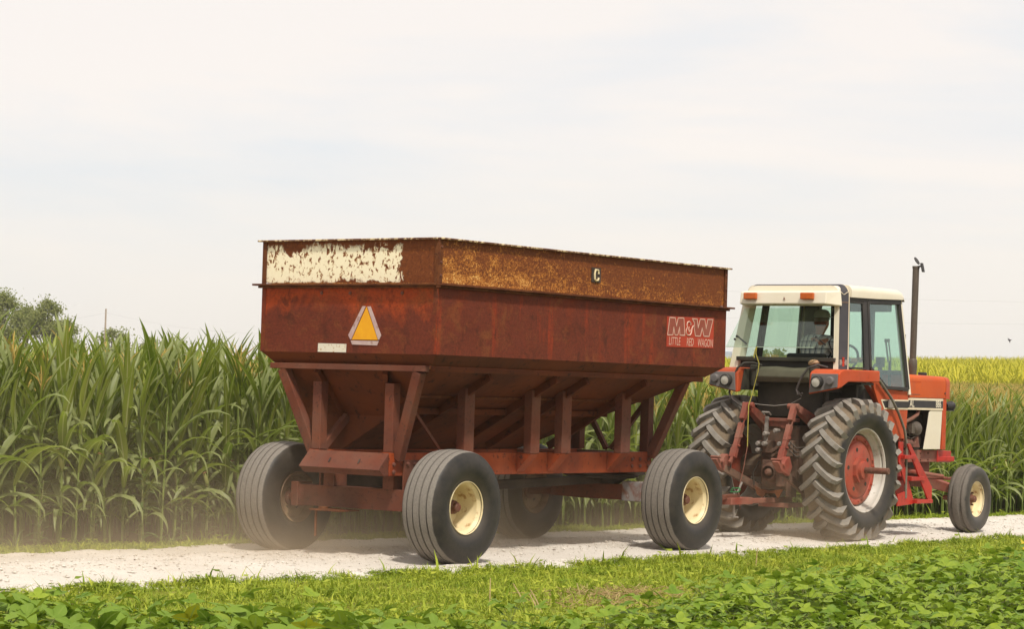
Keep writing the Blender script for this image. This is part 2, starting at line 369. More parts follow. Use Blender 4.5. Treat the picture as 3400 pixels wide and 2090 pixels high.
M['wagon_tyre'] = rubber('wagon_tyre', 0.5085, 0.32, (0.085, 0.067, 0.050), (0.215, 0.190, 0.162), (0.018, 0.016, 0.0145), 0.003)
M['tractor_tyre'] = rubber('tractor_tyre', 0.685, 0.54, (0.09, 0.072, 0.052), (0.20, 0.150, 0.098), (0.018, 0.017, 0.016), 0.03)
M['steer_tyre'] = rubber('steer_tyre', 0.385, 0.29, (0.11, 0.09, 0.07), (0.16, 0.138, 0.115), (0.036, 0.032, 0.028), 0.015)
M['lug'] = paint('lug', (0.26, 0.235, 0.20), (0.20, 0.18, 0.155), (0.30, 0.24, 0.17), 9, 40, 0.35, 0.65, 0.85, 0.3)

def glass(name, tint, refl=0.10):
    t = NT(name)
    tr = t.n('BsdfTransparent', {'Color': tint}); gl = t.n('BsdfGlossy', {'Color': (0.9, 0.95, 0.92), 'Roughness': 0.03})
    fr = t.n('LayerWeight', {'Blend': 0.35})
    f = t.ramp(fr.outputs['Facing'], 0.0, 1.0, refl * 0.35, refl * 3.0)
    mx = t.n('MixShader', {0: f, 1: tr, 2: gl})
    return t.done(mx.outputs[0])
M['glass'] = glass('glass', (0.84, 0.95, 0.89))
M['glass_rear'] = glass('glass_rear', (0.86, 0.93, 0.87), 0.05)

def leafmat(name, dark, light, rib=None, trans=0.35, rough=0.5, spec=0.3, obj_rand=True, back=None, uvrib=True, yellow=None):
    t = NT(name)
    geo = t.n('NewGeometry'); oi = t.n('ObjectInfo')
    co = t.coord()
    rnd = oi.outputs['Random'] if obj_rand else t.n('Attribute', attribute_name='rnd').outputs['Fac']
    n = t.noise(geo.outputs['Position'], 3.0, 3) if name != 'grass' else t.ramp(t.noise(geo.outputs['Position'], 2.2, 5, 0.65), 0.34, 0.66, -0.55, 1.0)
    f = t.math('ADD', t.math('MULTIPLY', rnd, 0.75), t.math('MULTIPLY', n, 0.45))
    c = t.mix(t.ramp(f, 0.2, 0.95), dark, light)
    if yellow is not None: c = t.mix(t.ramp(rnd, 0.93, 0.99), c, yellow)
    if rib is not None:
        uv = t.n('UVMap'); u = t.n('SeparateXYZ', {'Vector': uv.outputs[0]}).outputs['X']
        d = t.math('ABSOLUTE', t.math('SUBTRACT', u, 0.5))
        c = t.mix(t.ramp(d, 0.03, 0.09, 0.85, 0.0), c, rib)
        if name.startswith('soy'):
            vv = t.n('SeparateXYZ', {'Vector': uv.outputs[0]}).outputs['Y']
            w = t.math('FRACT', t.math('SUBTRACT', t.math('MULTIPLY', vv, 6.0), t.math('MULTIPLY', d, 4.0)))
            c = t.mix(t.ramp(w, 0.10, 0.2, 0.35, 0.0), c, rib)
    if back is not None: c = t.mix(t.math('MULTIPLY', geo.outputs['Backfacing'], 0.8), c, back)
    p = t.pbsdf(c, rough, spec=spec)
    tl = t.n('BsdfTranslucent', {'Color': t.mix(0.5, c, (0.20, 0.30, 0.02))})
    mx = t.n('MixShader', {0: trans, 1: p, 2: tl})
    return t.done(mx.outputs[0])
M['corn_leaf'] = leafmat('corn_leaf', (0.140, 0.210, 0.019), (0.350, 0.395, 0.064), (0.60, 0.60, 0.26), 0.46, 0.45, 0.40, back=(0.31, 0.345, 0.14))
M['corn_mass_leaf'] = leafmat('corn_mass_leaf', (0.140, 0.210, 0.019), (0.350, 0.395, 0.062), (0.56, 0.56, 0.22), 0.46, 0.48, 0.35, False)
M['corn_far_leaf'] = leafmat('corn_far_leaf', (0.10, 0.17, 0.018), (0.24, 0.27, 0.03), None, 0.33, 0.6, 0.2, False)
M['young_crop'] = leafmat('young_crop', (0.42, 0.42, 0.025), (0.66, 0.56, 0.045), None, 0.35, 0.6, 0.2, False)
M['stalk'] = paint('stalk', (0.19, 0.24, 0.045), (0.13, 0.18, 0.035), (0.25, 0.25, 0.08), 3, 18, 0.35, 0.65, 0.55, 0.05)
M['tassel'] = paint('tassel', (0.52, 0.36, 0.10), (0.60, 0.47, 0.14), (0.34, 0.18, 0.08), 6, 30, 0.35, 0.65, 0.8, 0.05)
M['husk'] = paint('husk', (0.24, 0.28, 0.07), (0.34, 0.32, 0.10), None, 8, 30, 0.35, 0.65, 0.6, 0.05)
M['silk'] = paint('silk', (0.30, 0.13, 0.06), (0.42, 0.25, 0.12), None, 8, 30, 0.35, 0.65, 0.8, 0.05)
M['soy_leaf'] = leafmat('soy_leaf', (0.080, 0.175, 0.012), (0.32, 0.405, 0.034), (0.30, 0.38, 0.09), 0.34, 0.6, 0.12, back=(0.20, 0.30, 0.045), yellow=(0.55, 0.45, 0.02))
M['soy_mass_leaf'] = leafmat('soy_mass_leaf', (0.080, 0.175, 0.012), (0.32, 0.405, 0.034), None, 0.32, 0.52, 0.28, False)
M['soy_stem'] = paint('soy_stem', (0.16, 0.20, 0.05), (0.22, 0.20, 0.08), None, 8, 30, 0.35, 0.65, 0.7, 0.05)
M['weed_leaf'] = leafmat('weed_leaf', (0.075, 0.12, 0.03), (0.14, 0.19, 0.06), None, 0.3, 0.5, 0.3)
M['grass'] = leafmat('grass', (0.19, 0.27, 0.018), (0.50, 0.53, 0.060), None, 0.35, 0.6, 0.2, False)
M['straw'] = paint('straw', (0.52, 0.40, 0.20), (0.42, 0.30, 0.14), None, 8, 30, 0.35, 0.65, 0.8, 0.05)
M['tree_leaf'] = leafmat('tree_leaf', (0.21, 0.235, 0.07), (0.36, 0.37, 0.13), None, 0.5, 0.6, 0.2, False)

def ground_mat(name, c1, c2, c3, s1, s2, bump=0.4):
    t = NT(name); g = t.n('NewGeometry').outputs['Position']
    a = t.noise(g, s1, 5, 0.6); b = t.noise(g, s2, 5, 0.7)
    c = t.mix(t.ramp(a, 0.35, 0.65), c1, c2); c = t.mix(t.ramp(b, 0.55, 0.68), c, c3)
    return t.done(t.pbsdf(c, 0.95, t.bump(b, bump, 0.02), spec=0.1))
M['soil'] = ground_mat('soil', (0.085, 0.062, 0.040), (0.12, 0.09, 0.058), (0.06, 0.045, 0.03), 1.2, 14)
M['verge'] = ground_mat('verge', (0.15, 0.165, 0.02), (0.22, 0.21, 0.035), (0.30, 0.24, 0.11), 1.5, 9)
M['gravel'] = ground_mat('gravel', (0.575, 0.525, 0.455), (0.665, 0.615, 0.545), (0.51, 0.455, 0.385), 0.8, 38, 0.6)
def stone_mat():
    t = NT('stone'); r = t.n('Attribute', attribute_name='rnd').outputs['Fac']
    c = t.mix(r, (0.52, 0.46, 0.38), (0.78, 0.73, 0.65)); c = t.mix(t.ramp(r, 0.05, 0.03), c, (0.28, 0.23, 0.19))
    return t.done(t.pbsdf(c, 0.9, spec=0.2))
M['stone'] = stone_mat()
M['straw_litter'] = M['straw']
def plaid():
    t = NT('plaid'); s = t.n('SeparateXYZ', {'Vector': t.coord()})
    def lines(v, per, w, off):
        fr = t.math('FRACT', t.math('MULTIPLY_ADD', v, 1.0 / per, off)); return t.math('LESS_THAN', fr, w)
    X, Z = s.outputs['X'], s.outputs['Z']
    c = t.mix(lines(X, 0.085, 0.5, 0.1), (0.72, 0.70, 0.64), (0.44, 0.45, 0.46)); c = t.mix(t.math('MULTIPLY', lines(Z, 0.085, 0.5, 0.3), 0.5), c, (0.26, 0.29, 0.32))
    c = t.mix(t.math('MAXIMUM', lines(X, 0.085, 0.10, 0.0), lines(Z, 0.085, 0.10, 0.0)), c, (0.035, 0.035, 0.045))
    c = t.mix(t.math('MULTIPLY', lines(X, 0.17, 0.04, 0.3), 0.8), c, (0.6, 0.58, 0.52))
    return t.done(t.pbsdf(c, 0.9, spec=0.1))
M['plaid'] = plaid()

# ================================================================== SETTING: ground, verge, road
def sstep(a, b, x):
    t = np.clip((x - a) / (b - a), 0, 1); return t * t * (3 - 2 * t)
def terrain(x, y):
    x = np.asarray(x, float); y = np.asarray(y, float)
    up = np.clip(y - 48, 0, None)
    z = 0.0205 * np.minimum(up, 182) * (0.86 + 0.0087 * np.clip(x - 30, -40, 60)) * sstep(-30, 12, x)
    z = z - 0.006 * np.clip(y - 245, 0, None) * sstep(-30, 12, x)
    return np.maximum(z, -6.0)
NEAR = np.array([(-45, -29.3), (-9.5, 11.62), (-3.74, 18.27), (-0.41, 21.75), (1.75, 24.27), (6.29, 29.84), (16, 42.0), (60, 98)])
FAR = np.array([(-47.5, -29.3), (-10.6, 14.4), (-4.48, 21.88), (-2.54, 24.30), (1.38, 28.80), (7.49, 35.57), (14.3, 43.2), (58, 99)])
CORN = np.array([(-49, -29), (-11.2, 15.9), (-4.72, 23.05), (-2.77, 25.12), (0.92, 29.35), (7.49, 36.25), (13.9, 43.4), (57.5, 99)])
def along(P, s):                       # s in 0..1 over the polyline measured by its second..last points' arc
    d = np.r_[0, np.cumsum(np.linalg.norm(np.diff(P, axis=0), axis=1))]
    s = np.asarray(s) * d[-1]
    return np.stack([np.interp(s, d, P[:, 0]), np.interp(s, d, P[:, 1])], -1)
def ss(P):
    d = np.linalg.norm(np.diff(P, axis=0), axis=1); return float(d.sum())
def span(P, before=4.5, after=6.0):    # the stretch of the polyline that the photograph can see
    d = np.r_[0, np.cumsum(np.linalg.norm(np.diff(P, axis=0), axis=1))]
    return (d[2] - before) / d[-1], (d[5] + after) / d[-1]

def np_mesh(name, V, Q, mats, mi=None, uv=None, rnd=None, smooth=True):
    me = bpy.data.meshes.new(name)
    V = np.ascontiguousarray(V, np.float32); Q = np.ascontiguousarray(Q, np.int32)
    k = Q.shape[1]
    me.vertices.add(len(V)); me.vertices.foreach_set('co', V.ravel())
    me.loops.add(Q.size); me.loops.foreach_set('vertex_index', Q.ravel())
    me.polygons.add(len(Q)); me.polygons.foreach_set('loop_start', np.arange(0, Q.size, k, dtype=np.int32))
    for m in mats: me.materials.append(m)
    if mi is not None: me.polygons.foreach_set('material_index', np.ascontiguousarray(mi, np.int32))
    if uv is not None:
        l = me.uv_layers.new(name='UVMap'); l.data.foreach_set('uv', np.ascontiguousarray(uv[Q.ravel()], np.float32).ravel())
    if rnd is not None:
        a = me.attributes.new('rnd', 'FLOAT', 'POINT'); a.data.foreach_set('value', np.ascontiguousarray(rnd, np.float32))
    me.update(calc_edges=True)
    if smooth: me.shade_smooth()
    return me
def grid_quads(n, m):
    i = np.arange(n - 1)[:, None] * m + np.arange(m - 1)[None, :]
    return np.stack([i, i + 1, i + m + 1, i + m], -1).reshape(-1, 4)

gx = np.unique(np.concatenate([np.linspace(-4000, -300, 12), np.linspace(-300, -60, 13), np.linspace(-60, 90, 61), np.linspace(90, 300, 15), np.linspace(300, 4000, 12)]))
gy = np.unique(np.concatenate([np.linspace(-4000, -100, 12), np.linspace(-100, 0, 8), np.linspace(0, 300, 91), np.linspace(300, 700, 14), np.linspace(700, 5000, 12)]))
GX, GY = np.meshgrid(gx, gy, indexing='ij')
GZ = terrain(GX, GY) - 0.03
g = link('ground', np_mesh('ground', np.stack([GX, GY, GZ], -1).reshape(-1, 3), grid_quads(len(gx), len(gy)), [M['soil']]))
tag(g, 'brown farm soil under the crops', kind='structure')

# grass verge sheet under the blades, from the corn's foot to past the soybeans' edge
s_ = np.linspace(0, 1, 400)
cl, nl = along(CORN, s_), along(NEAR, s_)
rows = []
for k in np.linspace(0, 1, 24):
    a = cl * (1 - k) + nl * k if k <= 1 else nl
    rows.append(np.c_[a, np.full(len(a), -0.012)])
tang = np.gradient(nl, axis=0); tang /= np.linalg.norm(tang, axis=1)[:, None]; nrm = np.stack([tang[:, 1], -tang[:, 0]], -1)
for w in np.linspace(0.4, 5.2, 12):
    rows.append(np.c_[nl + nrm * w, np.full(len(nl), -0.012)])
V = np.stack(rows, 0); V[..., 2] += 0.012 * np.sin(V[..., 0] * 2.1) * np.cos(V[..., 1] * 1.7)
v_ = link('grass_verge', np_mesh('grass_verge', V.reshape(-1, 3), grid_quads(V.shape[0], V.shape[1]), [M['verge']]))
tag(v_, 'mown green roadside verge beside the white gravel', kind='structure')

# gravel road: crowned strip with two worn wheel tracks and loose berms
LR = ss(NEAR)
SA, SB = span(NEAR)
s0 = np.r_[np.linspace(0, SA, 60, endpoint=False), np.linspace(SA, SB, 560, endpoint=False), np.linspace(SB, 1, 60)]
ax_, bx_ = along(FAR, s0), along(NEAR, s0)
K = 70
kk = np.linspace(-0.03, 1.03, K)
RV = np.zeros((len(s0), K, 3))
def fbm(p, sc):
    return mnoise.fractal((p[0] * sc, p[1] * sc, 3.1), 0.6, 2.0, 4)
track = np.exp(-((kk - 0.155) / 0.10) ** 2) + np.exp(-((kk - 0.80) / 0.11) ** 2)
for i in range(len(s0)):
    p = ax_[i][None] * (1 - kk[:, None]) + bx_[i][None] * kk[:, None]
    w = 0.03 * (fbm(ax_[i], 1.9))
    p = p + (bx_[i] - ax_[i])[None] * (w * np.abs(2 * kk - 1) ** 3 * np.sign(kk - 0.5))[:, None]
    hz_ = np.array([fbm(q, 6.0) for q in p]) * 0.014 + np.array([fbm(q, 1.3) for q in p]) * 0.012
    z = 0.012 + (1 - np.clip(track, 0, 1)) * (0.022 + hz_ * 1.1) + 0.25 * hz_ * np.clip(track, 0, 1)
    edge = np.clip(np.minimum(kk + 0.03, 1.03 - kk) / 0.05, 0, 1)
    z = z * edge - 0.03 * (1 - edge)
    RV[i, :, :2] = p; RV[i, :, 2] = z
rd = link('gravel_road', np_mesh('gravel_road', RV.reshape(-1, 3), grid_quads(len(s0), K), [M['gravel']]))
tag(rd, 'pale dusty gravel farm lane running under the wagon and tractor', kind='structure')

# loose stones on the lane
def scatter_solid(n_, base_v, base_f, pos, size, flat=0.7):
    n_ = len(pos)
    rot = rng.uniform(0, 2 * PI, n_); c, s = np.cos(rot), np.sin(rot)
    bv = base_v[None] * (1 + rng.uniform(-0.3, 0.3, (n_, len(base_v), 1)))
    bv = bv * size[:, None, None] * np.stack([rng.uniform(0.7, 1.3, n_), rng.uniform(0.7, 1.3, n_), rng.uniform(0.45, 0.9, n_) * flat], -1)[:, None]
    x = bv[..., 0] * c[:, None] - bv[..., 1] * s[:, None]; y = bv[..., 0] * s[:, None] + bv[..., 1] * c[:, None]
    Vv = np.stack([x, y, bv[..., 2]], -1) + pos[:, None]
    Ff = base_f[None] + (np.arange(n_) * len(base_v))[:, None, None]
    return Vv.reshape(-1, 3), Ff.reshape(-1, base_f.shape[1])
oct_v = np.array([(1, 0, 0), (0.3, 0.95, 0.1), (-0.9, 0.4, 0), (-0.6, -0.8, 0.1), (0.5, -0.85, 0), (0.1, 0.1, 0.9), (0, 0, -0.8)], float)
oct_f = np.array([(0, 1, 5), (1, 2, 5), (2, 3, 5), (3, 4, 5), (4, 0, 5), (1, 0, 6), (2, 1, 6), (3, 2, 6), (4, 3, 6), (0, 4, 6)])
ns = 31000
sv = rng.uniform(SA, SB, ns); kv = rng.uniform(-0.02, 1.03, ns)
tr = np.exp(-((kv - 0.155) / 0.08) ** 2) + np.exp(-((kv - 0.80) / 0.085) ** 2)
keep = rng.uniform(0, 1, ns) > np.clip(tr, 0, 0.93)
sv, kv = sv[keep], kv[keep]
ex = rng.uniform(0, 1, len(kv)) < 0.25
kv[ex] = 1.0 + rng.normal(0, 0.035, ex.sum())
pp = along(FAR, sv) * (1 - kv[:, None]) + along(NEAR, sv) * kv[:, None]
si = np.clip(np.searchsorted(s0, sv), 0, len(s0) - 1); ki = np.clip(np.round((kv + 0.03) / 1.06 * (K - 1)).astype(int), 0, K - 1)
zz = np.maximum(RV[si, ki, 2], -0.01)
size = np.clip(rng.lognormal(math.log(0.0075), 0.45, len(kv)), 0.0035, 0.024)
SV, SF = scatter_solid(0, oct_v, oct_f, np.c_[pp, zz + size * 0.2], size)
st_ = link('gravel', np_mesh('gravel', SV, SF, [M['stone']], rnd=np.repeat(rng.uniform(0, 1, len(kv)), len(oct_v)), smooth=False))
tag(st_, 'loose pale stones lying on the lane and along its edges', kind='stuff')

# ------------------------------------------------------------------ blades and leaf templates
def ribbon(L, W, a0, a1, p=1.3, seg=8, vfold=0.28, twist=0.0, wob=0.0, seed=0, prof='corn', cols=3):
    """A leaf growing from the origin along +X/+Z: returns verts, quads, uv."""
    r = random.Random(seed); x = z = 0.0; vs = []; uv = []
    ph = r.uniform(0, 6.28)
    for i in range(seg + 1):
        t = i / seg
        a = a0 + (a1 - a0) * t ** p
        if i: x += math.sin(a) * L / seg; z += math.cos(a) * L / seg
        if prof == 'corn': w = W * min(1.0, 0.45 + 2.6 * t) * (max(0.0, 1 - t) ** 0.75 * 1.12 if t > 0.3 else 1.0 * (0.7 ** 0.75 * 1.12)) 
        elif prof == 'ovate': w = W * (math.sin(PI * min(1, t * 0.92 + 0.08) ** 0.72)) 
        else: w = W * (1 - t) ** 0.8
        w = max(w, W * 0.02)
        tw = twist * t + wob * math.sin(ph + t * 9)
        nx, nz = -math.cos(a), math.sin(a)          # leaf normal (upper side)
        for c in range(cols):
            e = (c / (cols - 1) - 0.5) * 2
            lat = e * w / 2; up = abs(e) * w * vfold + wob * 0.25 * w * e * math.sin(ph * 2 + t * 13)
            ly = lat * math.cos(tw); ln = up + lat * math.sin(tw)
            vs.append((x + nx * ln, ly, z + nz * ln)); uv.append((c / (cols - 1), t))
    return np.array(vs), grid_quads(seg + 1, cols), np.array(uv)
def strip(p, q, w, seg=1):
    """Thin crossed bar of two quads from p to q."""
    p, q = np.array(p, float), np.array(q, float); d = q - p; a = np.cross(d, (0.3, 0.9, 0.1)); a /= np.linalg.norm(a) + 1e-9; b = np.cross(d, a); b /= np.linalg.norm(b) + 1e-9
    v = [p - a * w, p + a * w, q + a * w * 0.7, q - a * w * 0.7, p - b * w, p + b * w, q + b * w * 0.7, q - b * w * 0.7]
    return np.array(v), np.array([(0, 1, 2, 3), (4, 5, 6, 7)]), np.tile([(0.2, 0.5)], (8, 1))
def join(parts):
    V, Q, U, MI = [], [], [], []; o = 0
    for (v, q, u), m in parts:
        V.append(v); Q.append(q + o); U.append(u); MI.append(np.full(len(q), m)); o += len(v)
    return np.concatenate(V), np.concatenate(Q), np.concatenate(U), np.concatenate(MI)
def xf(tpl, az=0.0, loc=(0, 0, 0), sc=1.0, tilt=0.0):
    v, q, u = tpl; c, s = math.cos(az), math.sin(az); w = v * sc
    if tilt:
        ct, st2 = math.cos(tilt), math.sin(tilt); w = np.c_[w[:, 0] * ct + w[:, 2] * st2, w[:, 1], -w[:, 0] * st2 + w[:, 2] * ct]
    return np.c_[w[:, 0] * c - w[:, 1] * s, w[:, 0] * s + w[:, 1] * c, w[:, 2]] + np.array(loc), q, u
def replicate(name, tpls, pos, az, sc, mats, which=None):
    """Many copies of merged templates as one mesh (for what nobody could count)."""
    which = rng.integers(0, len(tpls), len(pos)) if which is None else which
    Vs, Qs, Us, Ms, Rs = [], [], [], [], []; o = 0
    for t, (v, q, u, mi) in enumerate(tpls):
        ix = np.nonzero(which == t)[0]
        if not len(ix): continue
        c, s = np.cos(az[ix])[:, None], np.sin(az[ix])[:, None]; k = sc[ix][:, None]
        X = (v[None, :, 0] * c - v[None, :, 1] * s) * k + pos[ix, 0:1]; Y = (v[None, :, 0] * s + v[None, :, 1] * c) * k + pos[ix, 1:2]; Z = v[None, :, 2] * k + pos[ix, 2:3]
        Vs.append(np.stack([X, Y, Z], -1).reshape(-1, 3)); Qs.append((q[None] + (np.arange(len(ix)) * len(v))[:, None, None]).reshape(-1, 4) + o)
        Us.append(np.tile(u, (len(ix), 1))); Ms.append(np.tile(mi, len(ix)))
        Rs.append(np.clip(np.repeat(rng.uniform(0, 1, len(ix)), len(v)) * 0.6 + 0.4 * np.tile(rng.uniform(0, 1, len(v)), len(ix)), 0, 1)); o += len(ix) * len(v)
    return np_mesh(name, np.concatenate(Vs), np.concatenate(Qs), mats, np.concatenate(Ms), np.concatenate(Us), np.concatenate(Rs))

# ------------------------------------------------------------------ corn
UPR = [ribbon(0.72 + 0.05 * i, 0.105, math.radians(5 + 4 * i), math.radians(28 + 9 * i), 1.5, 7, 0.30, 0.3 * (i - 1), 0.05, 10 + i) for i in range(4)]
MID = [ribbon(0.80 + 0.04 * (i % 3), 0.118, math.radians(20 + 4 * (i % 4)), math.radians(108 + 16 * (i % 4)), 1.0 + 0.7 * (i % 3), 8, 0.24, 0.5 * ((i % 3) - 1), 0.10, 20 + i) for i in range(7)]
LOW = [ribbon(0.66 + 0.05 * i, 0.095, math.radians(34 + 6 * i), math.radians(150 + 8 * i), 0.9 + 0.3 * i, 8, 0.2, 0.6 * (i - 1), 0.14, 40 + i) for i in range(4)]
def tmesh(name, tpl, mat): return np_mesh(name, tpl[0], tpl[1], [mat], None, tpl[2])
up_me = [tmesh('leaf', t, M['corn_leaf']) for t in UPR]; mid_me = [tmesh('leaf', t, M['corn_leaf']) for t in MID]; low_me = [tmesh('leaf', t, M['corn_leaf']) for t in LOW]
def tassel_parts(seed, lean=0.0):
    r = random.Random(seed); out = [strip((0, 0, 0), (0.02 * lean, 0, 0.34), 0.006)]
    for k in range(7):
        a = r.uniform(0, 6.28); z0 = 0.03 + 0.018 * k; L = r.uniform(0.14, 0.24); sp = r.uniform(0.25, 0.6)
        m = (math.cos(a) * L * 0.5 * sp, math.sin(a) * L * 0.5 * sp, z0 + L * 0.55); e = (math.cos(a) * L * sp * 1.3, math.sin(a) * L * sp * 1.3, z0 + L * 0.92)
        out += [strip((0, 0, z0), m, 0.0045), strip(m, e, 0.0045)]
    return out
tas_me = []
for i in range(4):
    v, q, u, mi = join([(p, 0) for p in tassel_parts(i)]); tas_me.append(np_mesh('tassel', v, q, [M['tassel']], smooth=False))
stk_me = []
for i in range(3):
    b = MB(); r_ = random.Random(i); pts, rs = [], []
    x = y = 0.0
    for k in range(11):
        z = k * 0.155; x += r_.uniform(-0.008, 0.008); y += r_.uniform(-0.008, 0.008)
        pts += [(x, y, z)]; rs += [(0.0150 - 0.0006 * k) * (1.0)]
        if k < 10: pts += [(x, y, z + 0.012)]; rs += [(0.0150 - 0.0006 * k) * 0.80]
    b.tube(pts, rs, 6); stk_me.append(b.mesh('stalk', M['stalk'], 50))
eb = MB(); eb.lathe([(0, 0.012), (0.03, 0.026), (0.09, 0.030), (0.16, 0.022), (0.19, 0.008)], 7, axis='z'); ear_me = eb.mesh('ear', M['husk'], 60)
sb = MB()
for k in range(6):
    a = k * 1.05; sb.tube([(0, 0, 0.185), (0.012 * math.cos(a), 0.012 * math.sin(a), 0.205), (0.03 * math.cos(a), 0.03 * math.sin(a), 0.185 + 0.01 * (k % 3))], 0.0035, 3)
silk_me = sb.mesh('silk', M['silk'])

def corn_k(arc): return 0.97 - 0.12 * float(sstep(4.0, 17.0, arc))
def corn_plant(x, y, seed, label, group, arc):
    r = random.Random(seed); k = r.choice((0.86, 0.92, 0.96, 1.0, 1.03, 1.08)) * r.uniform(0.98, 1.02) * corn_k(arc)
    t = empty('corn_plant', (x, y, float(terrain(x, y)) - 0.02), r.uniform(0, 6.28))
    t.scale = (k, k, k); t.rotation_euler.x = r.uniform(-0.05, 0.05); t.rotation_euler.y = r.uniform(-0.05, 0.05)
    tag(t, label, 'corn plant', group)
    link('stalk', r.choice(stk_me), t)
    zt = 1.52; z = 0.28; side = 0.0; n = 0
    while z < zt:
        f = z / zt
        me = r.choice(low_me) if f < 0.33 else (r.choice(mid_me) if f < (0.66 if arc < 12 else 0.58) else r.choice(up_me))
        s = r.uniform(0.82, 1.12) * (0.9 if f < 0.25 else 1.0)
        link('leaf', me, t, (0, 0, z), (r.uniform(-0.12, 0.12), r.uniform(-0.12, 0.12), side + r.uniform(-0.5, 0.5)), (s, s * r.uniform(0.85, 1.15), s))
        side += PI; z += r.uniform(0.088, 0.118); n += 1
    for q in range(3):
        link('leaf', r.choice(up_me), t, (0, 0, zt - 0.02), (0, -0.08, side + q * PI + r.uniform(-0.4, 0.4)), (0.8, 0.8, 0.86) if arc < 9 else (0.62, 0.75, 0.64))
    if r.random() < 0.35 + 0.05 * max(arc - 3, 0):
        link('tassel', r.choice(tas_me), t, (0, 0, zt + r.uniform(0.0, 0.08) + (0.16 if arc > 9 else 0.12)), (r.uniform(-0.1, 0.1), r.uniform(-0.1, 0.1), r.uniform(0, 6)))
    if r.random() < 0.35:
        e = link('ear', ear_me, t, (0.012, 0, r.uniform(0.62, 0.8)), (0, 0.35, r.uniform(0, 6)))
        link('silk', silk_me, e)
Lc = ss(CORN)
d_ = np.r_[0, np.cumsum(np.linalg.norm(np.diff(CORN, axis=0), axis=1))]
ARC0 = d_[2]
def corn_at(arc, off):
    s = (arc + ARC0) / d_[-1]; P = along(CORN, np.array([s, s + 1e-4])); d = P[1] - P[0]; d /= np.linalg.norm(d)
    return P[0] + np.array([-d[1], d[0]]) * off
n_plants = 0
for row in range(3):
    a = -1.4 + 0.07 * row
    while a < 19.6 and n_plants < 298:
        p = corn_at(a + random.uniform(-0.03, 0.03), 0.12 + row * 0.36 + random.uniform(-0.05, 0.05))
        g_ = next(w for lim, w in ((1.7, 'at the left picture edge'), (5.0, 'just left of the red wagon'), (9.2, 'seen under and behind the red wagon'),
                                   (13.4, 'between the wagon and the tractor cab'), (16.2, 'behind the tractor nose'), (99, 'ahead of the tractor')) if a < lim)
        ro = ('first', 'second', 'third')[row]
        corn_plant(p[0], p[1], 1000 + n_plants, 'tall corn plant %s, %s row from the lane' % (g_, ro), 'corn plants %s, %s row' % (g_, ro), a)
        n_plants += 1; a += 0.21

# deeper rows of the same field, nobody could count them
def corn_tpl(seed, lo=False):
    r = random.Random(seed); parts = []; z = 0.5 if lo else 0.3; side = 0.0; zt = 1.52
    parts.append((strip((0, 0, 0), (0, 0, zt), 0.013), 1))
    while z < zt:
        f = z / zt
        L, W = (0.8, 0.095) if f < 0.66 else (0.74, 0.10)
        tpl = ribbon(L, W, math.radians(r.uniform(14, 30) if f < 0.66 else r.uniform(4, 14)), math.radians(r.uniform(95, 155) if f < 0.66 else r.uniform(20, 50)), r.uniform(1, 2), 5, 0.22, r.uniform(-0.4, 0.4), 0.06, seed * 50 + int(z * 100), cols=3)
        parts.append((xf(tpl, side + r.uniform(-0.5, 0.5), (0, 0, z), r.uniform(0.85, 1.1)), 0)); side += PI; z += r.uniform(0.10, 0.13)
    for p in tassel_parts(seed + 70)[::1]: parts.append(((p[0] * 1.0 + np.array([0, 0, zt + 0.05]), p[1], p[2]), 2))
    return join(parts)
mass_t = [corn_tpl(i) for i in range(7)]
pos, ks = [], []
for row in range(0, 24):
    for a in np.arange(-5.0, 26.0, 0.20):
        if row < 3 and -1.5 < a < 19.3: continue
        p = corn_at(a + rng.uniform(-0.06, 0.06), 0.10 + row * 0.36 + rng.uniform(-0.07, 0.07)); pos.append((p[0], p[1])); ks.append(corn_k(a))
pos = np.array(pos); ks = np.array(ks); pos = np.c_[pos, terrain(pos[:, 0], pos[:, 1]) - 0.02]
cm = link('standing_corn', replicate('standing_corn', mass_t, pos, rng.uniform(0, 6.28, len(pos)), rng.uniform(0.90, 1.07, len(pos)) * ks, [M['corn_mass_leaf'], M['stalk'], M['tassel']]))
tag(cm, 'dense mass of corn deeper in the field behind the first rows', kind='stuff')

# the rest of the field running up the slope: tops only are seen
def top_tpl(seed, W=0.11):
    r = random.Random(seed); parts = []
    for k in range(6):
        parts.append((xf(ribbon(0.75, W, math.radians(r.uniform(8, 30)), math.radians(r.uniform(40, 130)), 1.4, 3, 0.2, 0, 0, seed * 9 + k, cols=2), r.uniform(0, 6.28), (0, 0, 0.72 + 0.13 * k)), 0))
    for p in tassel_parts(seed + 90)[::2]: parts.append(((p[0] * np.array([1.2, 1.2, 1.0]) + np.array([0, 0, 1.56]), p[1], p[2]), 1))
    return join(parts)
far_t = [top_tpl(i) for i in range(6)]
N = 30000
yy = 30 + (104 - 30) * rng.uniform(0, 1, N) ** 0.72; xx = rng.uniform(-0.23, 0.26, N) * yy
row_d = (xx * 0.66 - yy * 0.75); 
inn = []
fa = along(CORN, np.linspace(0.3, 1, 300))
for x, y in zip(xx, yy):
    xf_ = np.interp(y, fa[:, 1], fa[:, 0]); inn.append(x < xf_ - 8.5 * 1.36)
inn = np.array(inn)
xx, yy = xx[inn], yy[inn]
pos = np.c_[xx, yy, terrain(xx, yy) - 0.02]
fc = link('far_corn', replicate('far_corn', far_t, pos, rng.uniform(0, 6.28, len(pos)), rng.uniform(0.90, 1.06, len(pos)) * (1.0 - 0.15 * sstep(0.0, 9.0, xx - (yy - 30) * 0.05)), [M['corn_far_leaf'], M['tassel']]))
tag(fc, 'green corn with tan tassels stretching up the slope', kind='stuff')
N = 60000
yy = 110 + (262 - 110) * rng.uniform(0, 1, N) ** 0.8; xx = rng.uniform(-0.02, 0.27, N) * yy
